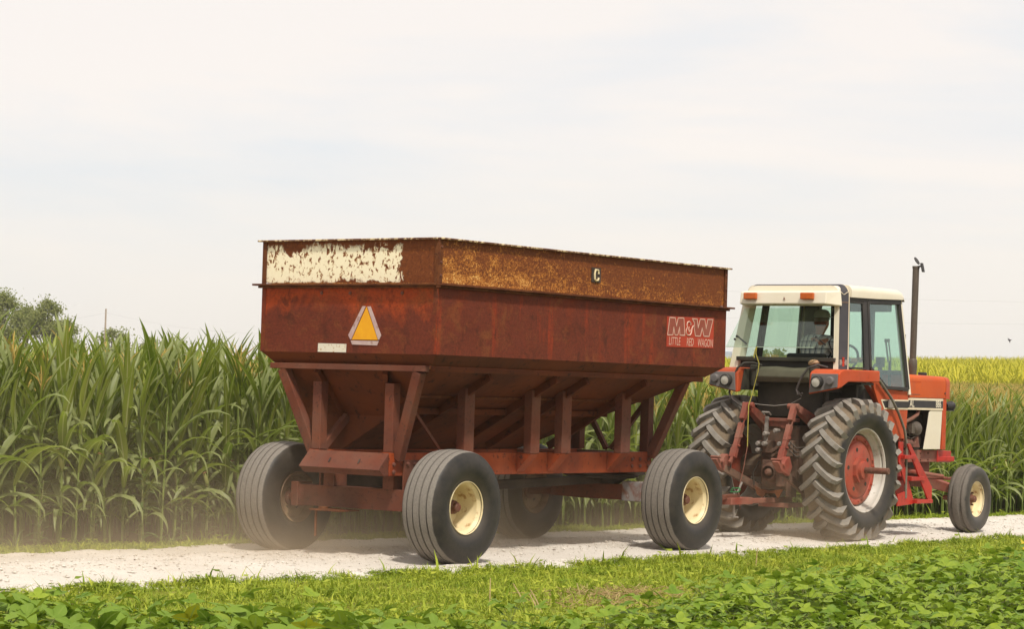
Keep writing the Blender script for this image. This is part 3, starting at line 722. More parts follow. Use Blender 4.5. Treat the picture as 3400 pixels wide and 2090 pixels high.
def crop_tpl(seed):
    r = random.Random(seed); parts = []
    for k in range(5):
        parts.append((xf(ribbon(0.75, 0.075, math.radians(r.uniform(5, 35)), math.radians(r.uniform(40, 100)), 1.4, 2, 0.2, 0, 0, seed * 9 + k, cols=2), r.uniform(0, 6.28), (0, 0, 0.75 + 0.18 * k)), 0))
    return join(parts)
pos = np.c_[xx, yy, terrain(xx, yy) - 0.02]
yc = link('yellow_crop', replicate('yellow_crop', [crop_tpl(i) for i in range(5)], pos, rng.uniform(0, 6.28, N), rng.uniform(0.9, 1.25, N), [M['young_crop']]))
tag(yc, 'bright yellow green crop on the far rise below the skyline', kind='stuff')

# ------------------------------------------------------------------ grass blades on both verges
nb = 104000
sv = rng.uniform(SA, SB, nb)
nearp = along(NEAR, sv); t2 = along(NEAR, sv + 1e-4) - nearp; t2 /= np.linalg.norm(t2, axis=1)[:, None]; nr = np.stack([t2[:, 1], -t2[:, 0]], -1)
off = rng.uniform(-0.06, 5.0, nb) ; off = np.where(rng.uniform(0, 1, nb) < 0.12, np.abs(rng.normal(0, 0.12, nb)) - 0.08, off)
gp = nearp + nr * off[:, None]
nf = 26000
CA, CB = span(CORN)
sf = rng.uniform(CA, CB, nf); kf = rng.uniform(-0.12, 1.0, nf)
gf = along(CORN, sf) * kf[:, None] + along(FAR, sf) * (1 - kf[:, None])
gp = np.concatenate([gp, gf])
patch = np.array([mnoise.noise((p[0] * 1.3, p[1] * 1.3, 0)) for p in gp])
local = gp - np.array([WAG.x, WAG.y]); lu = local @ np.array([FW.x, FW.y]); lv = local @ np.array([RT.x, RT.y])
bare = np.exp(-(((lu + 1.65) / 0.65) ** 2 + ((lv - 3.85) / 0.28) ** 2)) + 0.8 * np.exp(-(((lu + 2.3) / 0.4) ** 2 + ((lv - 4.35) / 0.3) ** 2))
keep = rng.uniform(0, 1, len(gp)) > bare * 0.65
gp, patch = gp[keep], patch[keep]
gt = []
for i in range(6):
    r = random.Random(i); parts = []
    for k in range(3):
        parts.append((xf(ribbon(r.uniform(0.05, 0.10), r.uniform(0.006, 0.011), math.radians(r.uniform(5, 30)), math.radians(r.uniform(40, 95)), 1.2, 2, 0.15, 0, 0, i * 7 + k, prof='blade', cols=2), r.uniform(0, 6.28), (r.uniform(-0.03, 0.03), r.uniform(-0.03, 0.03), 0)), 0))
    if i > 3: parts.append((xf(ribbon(0.035, 0.028, 1.0, 1.5, 1, 2, 0.1, 0, 0, i, prof='ovate', cols=2), r.uniform(0, 6.28), (0, 0, 0.035)), 0))
    gt.append(join(parts))
patch2 = np.array([mnoise.noise((p[0] * 4.1, p[1] * 4.1, 7)) for p in gp])
gs = np.clip(0.82 + 0.5 * patch + 0.55 * patch2 + rng.uniform(-0.25, 0.35, len(gp)), 0.35, 1.9) * np.where(rng.uniform(0, 1, len(gp)) < 0.015, 2.1, 1.0)
gz = np.full(len(gp), -0.012)
gr = link('grass', replicate('grass', gt, np.c_[gp, gz], rng.uniform(0, 6.28, len(gp)), gs, [M['grass']]))
tag(gr, 'short sunlit grass and clover on the verges of the lane', kind='stuff')
# dry clippings on the bare patch among the soybeans
sl_ = []
pl = []
for k in range(800):
    c0 = random.choice(((-1.6, 3.8, 0.42, 0.20), (-1.3, 3.95, 0.35, 0.18), (-2.25, 4.3, 0.3, 0.2)))
    q = wl(random.gauss(c0[1], c0[3]), random.gauss(c0[0], c0[2])); a = random.uniform(0, 6.28); L = random.uniform(0.03, 0.11); z0 = random.uniform(0.0, 0.04)
    sl_.append((strip((q.x, q.y, z0), (q.x + math.cos(a) * L, q.y + math.sin(a) * L, z0 + random.uniform(-0.01, 0.04)), 0.003), 0))
v, q, u, mi = join(sl_)
dl = link('dry_clippings', np_mesh('dry_clippings', v, q, [M['straw_litter']], smooth=False)); tag(dl, 'dry straw coloured clippings in the bare patch by the soybeans', kind='stuff')

# ================================================================== THE GRAIN WAGON
TYRE_W = [(-0.150, 0.238), (-0.175, 0.262), (-0.200, 0.305), (-0.212, 0.365), (-0.207, 0.425), (-0.194, 0.475), (-0.178, 0.502), (-0.166, 0.512), (-0.128, 0.521), (-0.1215, 0.521), (-0.119, 0.500), (-0.107, 0.500), (-0.1045, 0.523),
          (-0.050, 0.529), (-0.0465, 0.529), (-0.044, 0.506), (-0.032, 0.506), (-0.0295, 0.530)]
TYRE_W = TYRE_W + [(-x, r) for x, r in TYRE_W[::-1]]
def shared_meshes():
    d = {}
    b = MB(); b.lathe(TYRE_W, 96, cap=False); d['tyre'] = b.mesh('tyre', M['wagon_tyre'], 40)
    for nm, mt in (('rim', 'rim_cream'), ('rim_rusty', 'rim_rusty')):
        b = MB()
        b.lathe([(0.168, 0.236), (0.172, 0.243), (0.166, 0.247), (0.150, 0.240), (0.120, 0.214), (0.02, 0.205), (-0.090, 0.200), (-0.092, 0.13), (-0.075, 0.09), (-0.075, 0.0)], 64, cap=False)
        b.lathe([(-0.096, 0.13), (-0.096, 0.206), (-0.12, 0.214), (-0.150, 0.240), (-0.166, 0.247), (-0.172, 0.243), (-0.168, 0.236), (-0.14, 0.210), (-0.105, 0.200), (-0.100, 0.13)], 64, cap=False)
        d[nm] = b.mesh(nm, M[mt], 35)
    b = MB(); b.lathe([(-0.088, 0.090), (-0.06, 0.090), (-0.055, 0.068), (0.030, 0.062), (0.038, 0.046), (0.068, 0.044), (0.078, 0.032), (0.078, 0.0)], 20); d['hub'] = b.mesh('hub', M['hub_brown'], 40)
    b = MB(); b.lathe([(-0.036, 0.013), (-0.012, 0.013), (-0.010, 0.006), (0.004, 0.006)], 6); d['lug_nut'] = b.mesh('lug_nut', M['hub_brown'])
    b = MB(); b.lathe([(-0.042, 0.020), (-0.0335, 0.020)], 12); d['rim_hole'] = b.mesh('rim_hole', M['dark_iron'])
    return d
SW = shared_meshes()
wagon = empty('grain_wagon', WAG, -TH)
tag(wagon, 'rusty red gravity grain wagon with cream tailboard towed along the gravel lane', 'wagon')
def wheel(x, y, right, cream, label):
    w = empty('wheel', (x, y, 0.5309), 0 if right else PI, wagon); w['label'] = label
    link('tyre', SW['tyre'], w, rot=(random.uniform(0, 6), 0, 0)); link('rim', SW['rim'] if cream else SW['rim_rusty'], w); link('hub', SW['hub'], w)
    for k in range(6):
        a = k * PI / 3 + 0.3
        link('lug_nut', SW['lug_nut'], w, (-0.035, 0.075 * math.cos(a), 0.075 * math.sin(a)))
    for k in range(5):
        a = k * 2 * PI / 5 + 0.3; link('rim_hole', SW['rim_hole'], w, (-0.050, 0.130 * math.cos(a), 0.130 * math.sin(a)))
wheel(1.03, 0, True, True, 'rear wheel on the near side with cream rim')
wheel(1.03, 3.85, True, True, 'front wheel on the near side with cream rim')
wheel(-1.03, 0, False, False, 'rear wheel on the far side, rusty inner rim showing')
wheel(-1.03, 3.85, False, False, 'front wheel on the far side under the box')

Y0, Y1, XB, ZT, ZM, ZB = -0.36, 4.53, 1.078, 2.98, 2.56, 1.92
def W(name, build, mat, bevel=0.004, smooth=None, label=None, parent=None):
    b = MB(); build(b); return obj(name, b, M[mat] if isinstance(mat, str) else mat, parent or wagon, smooth, bevel, label=label)
# lower sheets
W('tail_panel', lambda b: b.box(-XB, XB, Y0, Y0 + 0.012, ZB, ZM), 'box_tail', 0, label='faded red tail sheet of the box')
W('side_panel', lambda b: b.box(XB - 0.012, XB, Y0 + 0.013, Y1 - 0.013, ZB, ZM), 'box_side', 0, label='faded red long side of the box')
W('side_panel', lambda b: b.box(-XB, -XB + 0.012, Y0 + 0.013, Y1 - 0.013, ZB, ZM), 'box_side', 0)
W('front_panel', lambda b: b.box(-XB, XB, Y1 - 0.012, Y1, ZB, ZM), 'box_side', 0)
# extension boards
W('extension_panel', lambda b: b.box(-XB + 0.012, XB - 0.012, Y0 + 0.004, Y0 + 0.016, ZM + 0.016, ZT - 0.01), 'cream_tail', 0, label='cream painted tailboard flecked with rust')
W('extension_panel', lambda b: b.box(XB - 0.018, XB - 0.006, Y0 + 0.02, Y1 - 0.02, ZM + 0.016, ZT - 0.01), 'rust_side', 0, label='rust covered long extension board')
W('extension_panel', lambda b: b.box(-XB + 0.006, -XB + 0.018, Y0 + 0.02, Y1 - 0.02, ZM + 0.016, ZT - 0.01), 'rust_side', 0)
W('extension_panel', lambda b: b.box(-XB + 0.012, XB - 0.012, Y1 - 0.016, Y1 - 0.004, ZM + 0.016, ZT - 0.01), 'rust_side', 0)
# rim rails and the ledge, both reaching past the corners
def rails(z0, z1, out, name, mat, ext):
    W(name, lambda b: b.box(-XB - ext, XB + 0.004, Y0 - out, Y0 + 0.003, z0, z1), mat, 0.003)
    W(name, lambda b: b.box(XB - 0.004, XB + out, Y0 - 0.01, Y1 + ext, z0 + 0.001, z1 + 0.001), mat, 0.003)
    W(name, lambda b: b.box(-XB - out, -XB + 0.004, Y0 + 0.004, Y1 + ext, z0 + 0.001, z1 + 0.001), mat, 0.003)
    W(name, lambda b: b.box(-XB + 0.005, XB - 0.005, Y1 - 0.003, Y1 + out, z0, z1), mat, 0.003)
rails(ZT - 0.012, ZT + 0.004, 0.035, 'rim_rail', 'rim_rail', 0.055)
rails(ZM - 0.012, ZM + 0.006, 0.062, 'ledge', 'rust_steel', 0.085)
rails(ZM - 0.034, ZM - 0.014, 0.030, 'ledge', 'rust_steel', 0.035)
# corner angles of the extension, flat seams of the lower sheets
for sx in (-1, 1):
    for y, d in ((Y0, -1), (Y1, 1)):
        W('corner_post', lambda b: (b.box(min(sx * (XB - 0.045), sx * (XB + 0.008)), max(sx * (XB - 0.045), sx * (XB + 0.008)), min(y, y + d * 0.008) , max(y, y + d * 0.008), ZM + 0.008, ZT - 0.013),
                                    b.box(min(sx * (XB - 0.001), sx * (XB + 0.009)), max(sx * (XB - 0.001), sx * (XB + 0.009)), min(y + d * 0.007, y - d * 0.045), max(y + d * 0.007, y - d * 0.045), ZM + 0.009, ZT - 0.014)), 'rust_steel', 0.002)
        W('corner_seam', lambda b: (b.box(min(sx * (XB - 0.05), sx * (XB + 0.003)), max(sx * (XB - 0.05), sx * (XB + 0.003)), min(y, y + d * 0.005), max(y, y + d * 0.005), ZB + 0.002, ZM - 0.035)), 'box_side', 0.002)
bolt_b = MB(); bolt_b.lathe([(0, 0.013), (0.009, 0.011), (0.012, 0.0)], 8, axis='y'); bolt_me = bolt_b.mesh('bolt', M['hub_brown'], 50)
def bolt(x, y, z, side, s=1.0, par=None):
    link('bolt', bolt_me, par or wagon, (x, y, z), (0, 0, {'tail': PI, 'right': -PI / 2}[side]), (s, s, s))
for x in (-0.319, 0.033, 0.662): bolt(x, Y0 - 0.001, 2.478, 'tail', 1.3)
for z in (2.64, 2.76, 2.90):
    bolt(XB + 0.009, Y0 + 0.022, z, 'right', 0.9)
    bolt(XB + 0.009, Y1 - 0.022, z, 'right', 0.9)
# chamfered foot of the box, channel under it, sloping hopper
def frustum(b, a0, a1, za, c0, c1, zc, xa, xc):
    A = [(-xa, a0, za), (xa, a0, za), (xa, a1, za), (-xa, a1, za)]; C = [(-xc, c0, zc), (xc, c0, zc), (xc, c1, zc), (-xc, c1, zc)]
    b.loft([A, C], cap=False)
W('box_foot', lambda b: frustum(b, Y0 + 0.003, Y1 - 0.003, ZB + 0.002, -0.275, 4.33, 1.815, XB - 0.003, 0.965), 'hopper_red', 0)
W('channel', lambda b: b.box(-0.975, 0.93, -0.335, -0.265, 1.762, 1.816), 'frame_red', 0.004)
W('channel', lambda b: b.box(-0.95, 0.95, 4.26, 4.32, 1.762, 1.814), 'frame_red', 0.004)
for sx in (-1, 1):
    W('channel', lambda b: b.box(sx * 0.955 - 0.025, sx * 0.955 + 0.025, -0.255, 4.255, 1.766, 1.813), 'hopper_red', 0.004)
def hopper_shell(b):                   # the floor falls towards the far side, where the chute is
    v = [(-0.945, -0.255, 1.79), (0.945, -0.255, 1.79), (0.945, 4.25, 1.79), (-0.945, 4.25, 1.79), (0.155, 0.123, 1.34), (-0.92, 0.123, 1.34),
         (-0.476, 0.123, 0.98), (-0.90, 0.123, 0.98), (-0.476, 2.85, 0.98), (-0.90, 2.85, 0.98)]
    b.add(v, [(1, 2, 8, 6, 4), (2, 3, 9, 8), (0, 1, 4, 5), (5, 4, 6, 7), (0, 5, 7, 9, 3), (7, 6, 8, 9)])
W('hopper', hopper_shell, 'hopper_red', 0)
PY = [(0.595, 0.745), (1.655, 1.80), (2.170, 2.325), (3.215, 3.38)]
for y0, y1 in PY:
    ym = (y0 + y1) / 2
    W('hopper_rib', lambda b: b.beam((0.925, ym - 0.01, 1.735), (-0.30, ym - 0.01, 1.040), 0.05, 0.075), 'hopper_red', 0.003)
    W('post', lambda b: b.box(0.585, 0.68, y0, y1, 1.0, 1.625), 'frame_red', 0.006)
    W('gusset', lambda b: b.prism([(0.502, y0 + 0.004, 1.008), (0.676, y0 + 0.004, 0.998), (0.502, y0 + 0.004, 0.815)], (0, y1 - y0 - 0.008, 0)), 'rail_orange', 0.003)
W('stiffener', lambda b: b.beam((0.31, 0.30, 1.395), (0.31, 3.45, 1.395), 0.05, 0.06), 'hopper_red', 0.003)
W('stiffener', lambda b: b.beam((0.52, -0.02, 1.535), (0.52, 3.80, 1.535), 0.02, 0.02), 'rust_steel', 0)
for sx in (-1, 1):
    W('frame_rail', lambda b: b.box(min(sx * 0.40, sx * 0.50), max(sx * 0.40, sx * 0.50), -0.275, 4.05, 0.792, 1.006), 'rail_orange', 0.006)
    for y in (-0.19, 4.03):
        k = -1 if y < 0 else 1
        W('post', lambda b: b.box(min(sx * 0.39, sx * 0.498), max(sx * 0.39, sx * 0.498), y - 0.055, y + 0.045, 1.008, 1.648), 'frame_red', 0.006)
        W('brace', lambda b: b.beam((sx * 0.51, y - 0.02 * k, 0.95), (sx * 0.835, y + 0.10 * k, 1.762), 0.10, 0.085, side=(0, 1, 0)), 'frame_red', 0.006)
        if y < 0: W('hopper_rib', lambda b: b.beam((sx * 0.42, -0.285, 1.750), (sx * 0.42 if sx < 0 else 0.16, 0.10, 1.320), 0.05, 0.06), 'hopper_red', 0.003)
        else: W('brace', lambda b: b.beam((sx * 0.03, 3.97, 1.02), (sx * 0.46, 4.06, 1.60), 0.05, 0.05, side=(0, 1, 0)), 'frame_red', 0.003)
W('brace', lambda b: b.beam((-0.43, -0.17, 1.01), (-0.375, 0.118, 1.325), 0.075, 0.06, side=(1, 0, 0)), 'frame_red', 0.004)
W('tie_rod', lambda b: b.beam((0.50, 0.02, 1.435), (0.50, 0.46, 1.03), 0.03, 0.012, side=(1, 0, 0)), 'frame_red', 0)
for y in (-0.235, 1.0, 2.9, 3.98):
    W('crossmember', lambda b: b.box(-0.398, 0.398, y - 0.04, y + 0.04, 0.80, 1.0), 'frame_red', 0.004)
# folded tail bumper with two slots
bump_ = W('bumper', lambda b: b.prism([(-0.49, -0.278, 1.004), (-0.49, -0.425, 0.848), (-0.49, -0.405, 0.842), (-0.49, -0.345, 0.792), (-0.49, -0.278, 0.792)], (0.98, 0, 0)), 'frame_red', 0.004)
for x in (-0.16, 0.20):
    W('slot', lambda b: b.beam((x, -0.348, 0.938), (x + 0.01, -0.384, 0.900), 0.016, 0.004, side=(0, -0.72, 0.69)), 'dark_iron', 0, parent=bump_)
# rear axle
W('axle', lambda b: (b.box(-0.80, 0.80, -0.10, 0.06, 0.462, 0.662), b.tube([(-0.98, 0, 0.531), (0.98, 0, 0.531)], 0.05, 12)), 'frame_red', 0.006)
for sx in (-1, 1):
    W('end_plate', lambda b: b.box(min(sx * 0.76, sx * 0.845), max(sx * 0.76, sx * 0.845), -0.125, 0.08, 0.452, 0.685), 'frame_red', 0.004)
    W('bolster', lambda b: b.box(min(sx * 0.30, sx * 0.43), max(sx * 0.30, sx * 0.43), -0.13, 0.06, 0.663, 0.791), 'frame_red', 0.004)
    W('bolster_plate', lambda b: b.box(min(sx * 0.503, sx * 0.52), max(sx * 0.503, sx * 0.52), -0.09, 0.16, 0.64, 0.94), 'frame_red', 0.003)
W('crossmember', lambda b: b.box(-0.45, 0.45, 0.20, 0.34, 0.655, 0.79), 'dark_iron', 0.004)
for y, z in ((-0.04, 0.905), (0.06, 0.905), (-0.22, 0.90), (-0.22, 0.83)): bolt(0.522 if y > -0.1 else 0.502, y, z, 'right', 1.6)
for y in (3.68, 3.83, 3.98):
    for z in (0.86, 0.93): bolt(0.502, y, z, 'right', 1.5)
# hitch plate hanging at the tail with pin and clip
W('tail_hitch', lambda b: (b.box(-0.36, 0.02, -0.40, -0.12, 0.440, 0.455), b.tube([(-0.30, -0.37, 0.455), (-0.30, -0.37, 0.20)], 0.012, 8), b.lathe([(0, 0.05), (0.018, 0.05), (0.022, 0.0)], 12, (-0.27, -0.30, 0.456), 'z')), 'rust_steel', 0)
# front running gear
W('front_axle', lambda b: (b.loft([[(-0.62, 3.79, 0.50), (-0.62, 3.91, 0.50), (-0.62, 3.91, 0.60), (-0.62, 3.79, 0.60)], [(-0.2, 3.78, 0.49), (-0.2, 3.92, 0.49), (-0.2, 3.92, 0.645), (-0.2, 3.78, 0.645)], [(0.56, 3.78, 0.495), (0.56, 3.92, 0.495), (0.56, 3.92, 0.665), (0.56, 3.78, 0.665)]]),
                           b.tube([(-0.98, 3.85, 0.531), (-0.55, 3.85, 0.55)], 0.042, 12), b.tube([(0.55, 3.85, 0.56), (0.98, 3.85, 0.531)], 0.045, 12)), 'frame_red', 0.004)
W('knuckle_bracket', lambda b: (b.box(0.33, 0.57, 3.755, 3.945, 0.485, 0.69)), paint('scuffed_grey', (0.26, 0.24, 0.23), (0.20, 0.085, 0.055), (0.34, 0.32, 0.31), 5, 16, 0.45, 0.6), 0.006)
W('knuckle_bracket', lambda b: b.prism([(-0.58, 3.76, 0.60), (-0.30, 3.76, 0.64), (-0.36, 3.76, 0.72)], (0, 0.04, 0)), bpy.data.materials['scuffed_grey'], 0.002)
W('reach_pole', lambda b: (b.beam((0, 0.07, 0.62), (0, 3.78, 0.70), 0.09, 0.09), b.beam((-0.55, 0.06, 0.62), (-0.03, 1.7, 0.66), 0.05, 0.05), b.beam((0.55, 0.06, 0.62), (0.03, 1.7, 0.66), 0.05, 0.05)), 'dark_iron', 0.004)
W('turntable', lambda b: (b.lathe([(0.715, 0.0), (0.715, 0.34), (0.735, 0.40), (0.762, 0.40), (0.762, 0.0)], 36, (0, 3.85, 0), 'z'), b.box(-0.5, 0.5, 3.76, 3.94, 0.763, 0.792), b.prism([(-0.30, 3.80, 0.714), (0.30, 3.80, 0.714), (0.18, 3.80, 0.648), (-0.18, 3.80, 0.648)], (0, 0.1, 0))), 'dark_iron', 0, 40)
W('tongue', lambda b: (b.beam((-0.25, 3.95, 0.53), (0.33, 5.45, 0.47), 0.08, 0.09), b.beam((0.35, 3.95, 0.53), (0.37, 5.45, 0.47), 0.08, 0.09), b.beam((0.35, 5.35, 0.47), (0.41, 5.93, 0.505), 0.09, 0.05)), 'frame_red', 0.004)
# slow-vehicle triangle on the tail
def flat(b, pts, th=0.004): b.prism([(x, Y0 - 0.0015, z) for x, z in pts], (0, -th, 0))
sv_ = W('warning_triangle', lambda b: flat(b, [(0.07, 2.045), (0.386, 2.045), (0.238, 2.352)]), 'sign_yellow', 0, label='yellow slow vehicle triangle with faded border')
for pts in ([(0.026, 2.087), (0.052, 2.047), (0.066, 2.050), (0.228, 2.356), (0.190, 2.357)], [(0.425, 2.087), (0.402, 2.045), (0.390, 2.050), (0.248, 2.354), (0.286, 2.355)], [(0.058, 2.037), (0.076, 1.999), (0.380, 1.994), (0.400, 2.035)]):
    W('border_strip', lambda b: flat(b, pts, 0.005), 'sign_border', 0, parent=sv_)
W('notice_plate', lambda b: flat(b, [(-0.347, 1.926), (0.002, 1.924), (0.004, 2.003), (-0.345, 2.006)], 0.003), 'sign_plate', 0, label='small weathered pale notice plate, print worn away')
# the "C" shaped lump of torn reflector on the long extension board
W('reflector_base', lambda b: b.box(XB - 0.007, XB + 0.004, 2.040, 2.190, 2.705, 2.850), 'dark_iron', 0.002)
cm_ = MB(); tor = [(0.03, 2.79), (0.022, 2.825), (-0.025, 2.828), (-0.038, 2.79), (-0.032, 2.735), (-0.015, 2.722), (0.024, 2.728), (0.030, 2.752)]
cm_.tube([(XB + 0.006, 2.118 + y, z) for y, z in tor], 0.0120, 6)
obj('reflector_mark', cm_, M['rim_cream'], wagon, 40, label='cream C shaped mark on the rusty board')

# maker's sign near the front of the long side
XS = XB + 0.0015
def sidequad(b, pts, x0, th): b.prism([(x0, y, z) for y, z in pts], (th, 0, 0))
logo = W('maker_sign', lambda b: sidequad(b, [(3.398, 2.110), (4.292, 2.122), (4.292, 2.444), (3.396, 2.424)], XS, 0.003), 'logo_red', 0, label='red maker sign reading M&W LITTLE RED WAGON')
def letter(poly, w=0.010, name='letter'):
    b = MB(); sidequad(b, poly, XS + 0.0035, 0.001); obj(name, b, M['logo_dull'], logo)
    b = MB(); n = len(poly)
    for i in range(n):
        p, q = poly[i], poly[(i + 1) % n]; d = Vector((q[0] - p[0], q[1] - p[1])); d.normalize(); e = d * (w / 2)
        b.beam((XS + 0.0052, p[0] - e.x, p[1] - e.y), (XS + 0.0052, q[0] + e.x, q[1] + e.y), w, 0.002, side=(1, 0, 0))
    obj(name + '_outline', b, M['logo_pale'], logo)
def mm(y, z): return (y, z)
letter([(3.442, 2.414), (3.545, 2.414), (3.572, 2.332), (3.600, 2.415), (3.706, 2.419), (3.733, 2.239), (3.640, 2.238), (3.630, 2.318), (3.600, 2.238), (3.548, 2.236), (3.522, 2.316), (3.508, 2.236), (3.409, 2.233)])
letter([(3.868, 2.418), (3.960, 2.419), (3.985, 2.328), (4.020, 2.420), (4.108, 2.421), (4.140, 2.326), (4.166, 2.423), (4.268, 2.425), (4.200, 2.244), (4.098, 2.243), (4.062, 2.326), (4.032, 2.241), (3.935, 2.240), (3.905, 2.33), (3.912, 2.375)])
amp = [(3.842, 2.352), (3.838, 2.372), (3.812, 2.385), (3.780, 2.378), (3.768, 2.352), (3.778, 2.325), (3.755, 2.295), (3.756, 2.262), (3.785, 2.243), (3.828, 2.244), (3.856, 2.270), (3.866, 2.318), (3.890, 2.345)]
b = MB(); b.tube([(XS + 0.004, y, z) for y, z in amp], 0.0075, 6); obj('letter', b, M['logo_pale'], logo, 60)
b = MB(); b.tube([(XS + 0.004, y, z) for y, z in [(3.812, 2.330), (3.800, 2.300), (3.808, 2.278), (3.828, 2.282), (3.828, 2.305)]], 0.006, 6); obj('letter', b, M['logo_pale'], logo, 60)
def text(body, par, mat, size, loc, rot, sx=1.0, bold=0.0, shear=0.0, name='lettering', extrude=0.0006):
    cu = bpy.data.curves.new(name, 'FONT'); cu.body = body; cu.size = size; cu.extrude = extrude; cu.offset = bold; cu.shear = shear
    cu.align_x = 'CENTER'; cu.align_y = 'CENTER'; cu.materials.append(M[mat]); cu.resolution_u = 3
    tmp = bpy.data.objects.new(name, cu); me = bpy.data.meshes.new_from_object(tmp); bpy.data.objects.remove(tmp); bpy.data.curves.remove(cu)
    return link(name, me, par, loc, rot, (sx, 1, 1))
SIDE_R = (PI / 2, 0, PI / 2)
for wd, y in (('LITTLE', 3.545), ('RED', 3.838), ('WAGON', 4.130)):
    text(wd, logo, 'logo_pale', 0.120, (XS + 0.0042, y, 2.168), SIDE_R, 0.62, -0.0005, 0.12)

# ================================================================== THE TRACTOR
tractor = empty('tractor', TRA, -TH)
tag(tractor, 'orange red farm tractor with cream cab pulling the wagon', 'tractor')
def T(name, build, mat, bevel=0.0, smooth=None, label=None, parent=None, **k):
    b = MB(); build(b); return obj(name, b, M[mat] if isinstance(mat, str) else mat, parent or tractor, smooth, bevel, label=label, **k)
# --- rear wheels: carcass, curved bar lugs, silver rim, red disc
RR = 0.82
TY = [(-0.165, 0.470), (-0.20, 0.50), (-0.232, 0.56), (-0.240, 0.62), (-0.232, 0.68), (-0.215, 0.722), (-0.19, 0.745), (-0.12, 0.762), (0.0, 0.768)]
TY = TY + [(-x, r) for x, r in TY[:-1][::-1]]
b = MB(); b.lathe(TY, 96, cap=False); big_tyre = b.mesh('tyre', M['tractor_tyre'], 50)
def lug_mesh(right):
    b = MB(); secs = []
    N_ = 7
    for i in range(N_):
        t = i / (N_ - 1)
        x = 0.022 - 0.262 * t                   # towards the shoulder
        ang = 0.265 * (t ** 0.85)                # trails towards the shoulder
        rt = RR + 0.002 - 0.020 * t ** 2 - (0.035 * max(0, t - 0.85) / 0.15 if t > 0.85 else 0)
        rb = 0.752 if t < 0.7 else 0.752 - 0.10 * (t - 0.7) / 0.3
        wt, wb = (0.026 if t > 0.02 else 0.022), 0.036
        # direction of the bar along (x, tangential)
        dx, dt = -0.262, 0.265 * RR * 0.85 * max(t, 0.12) ** -0.15; L = math.hypot(dx, dt); px, pt = dt / L, -dx / L
        sec = []
        for w, r in ((-wb, rb), (-wt, rt), (wt, rt), (wb, rb)):
            xx = x + px * w; aa = ang + pt * w / r
            sec.append((xx if not right else -xx, -r * math.sin(aa), r * math.cos(aa)))
        secs.append(sec)
    b.loft(secs); return b.mesh('tread_lug', M['lug'], 30)
lug_l, lug_r = lug_mesh(False), lug_mesh(True)
b = MB()
b.lathe([(0.165, 0.462), (0.185, 0.470), (0.190, 0.482), (0.176, 0.486), (0.150, 0.474), (0.135, 0.448), (0.09, 0.432), (0.075, 0.418), (-0.075, 0.418), (-0.09, 0.432), (-0.135, 0.448), (-0.150, 0.474), (-0.176, 0.486), (-0.190, 0.482), (-0.185, 0.470), (-0.165, 0.462)], 80, cap=False)
big_rim = b.mesh('rim', M['rim_silver'], 35)
b = MB()
b.lathe([(0.060, 0.400), (0.085, 0.398), (0.090, 0.380), (0.082, 0.345), (0.070, 0.335), (0.070, 0.322), (0.088, 0.315), (0.096, 0.300), (0.098, 0.20), (0.105, 0.165), (0.105, 0.0)], 64, cap=False)
b.lathe([(0.058, 0.400), (0.02, 0.30), (0.02, 0.0)], 48, cap=False)
for k in range(8):
    a = k * PI / 4 + 0.2
    for da in (-0.10, 0.10):
        c_, s_2 = math.cos(a + da), math.sin(a + da); b.lathe([(0.088, 0.013), (0.104, 0.012), (0.104, 0.0)], 6, (0, 0.362 * c_, 0.362 * s_2))
big_disc = b.mesh('disc', M['disc_red'], 35)
b = MB()
b.prism([(0.100, 0.155 * math.cos(k * PI / 4 + 0.39), 0.155 * math.sin(k * PI / 4 + 0.39)) for k in range(8)], (0.05, 0, 0)); b.lathe([(0.150, 0.105), (0.185, 0.10), (0.190, 0.075), (0.190, 0.0)], 24)
big_hub = b.mesh('hub', M['disc_red'], 35)
b = MB(); b.lathe([(0.085, 0.024), (0.1005, 0.024)], 14); hole_me = b.mesh('disc_hole', M['dark_iron'], 40)
b = MB(); b.lathe([(0.10, 0.037), (0.485, 0.037), (0.490, 0.032), (0.490, 0.0)], 20, cap=False); shaft_me = b.mesh('axle_shaft', M['hub_brown'], 40)
def rear_wheel(x, right, label):
    w = empty('wheel', (x, 0, RR), 0 if right else PI, tractor); w['label'] = label
    link('tyre', big_tyre, w); link('rim', big_rim, w); link('disc', big_disc, w); link('hub', big_hub, w); link('axle_shaft', shaft_me, w)
    for k in range(5):
        a = k * 2 * PI / 5 + 0.5; link('disc_hole', hole_me, w, (0, 0.235 * math.cos(a), 0.235 * math.sin(a)))
    n_ = 25
    for k in range(n_):
        for lm, o in ((lug_l, 0.0), (lug_r, 0.5)):
            a = (k + o) * 2 * PI / n_ + 0.1
            lo = link('tread_lug', lm, w, rot=((a, 0, 0) if right else (a, 0, PI)))
            # on the far wheel the carrier is turned half round, so the lugs are turned back
rear_wheel(0.75, True, 'big rear wheel on the near side with red disc')
rear_wheel(-0.75, False, 'big rear wheel on the far side')
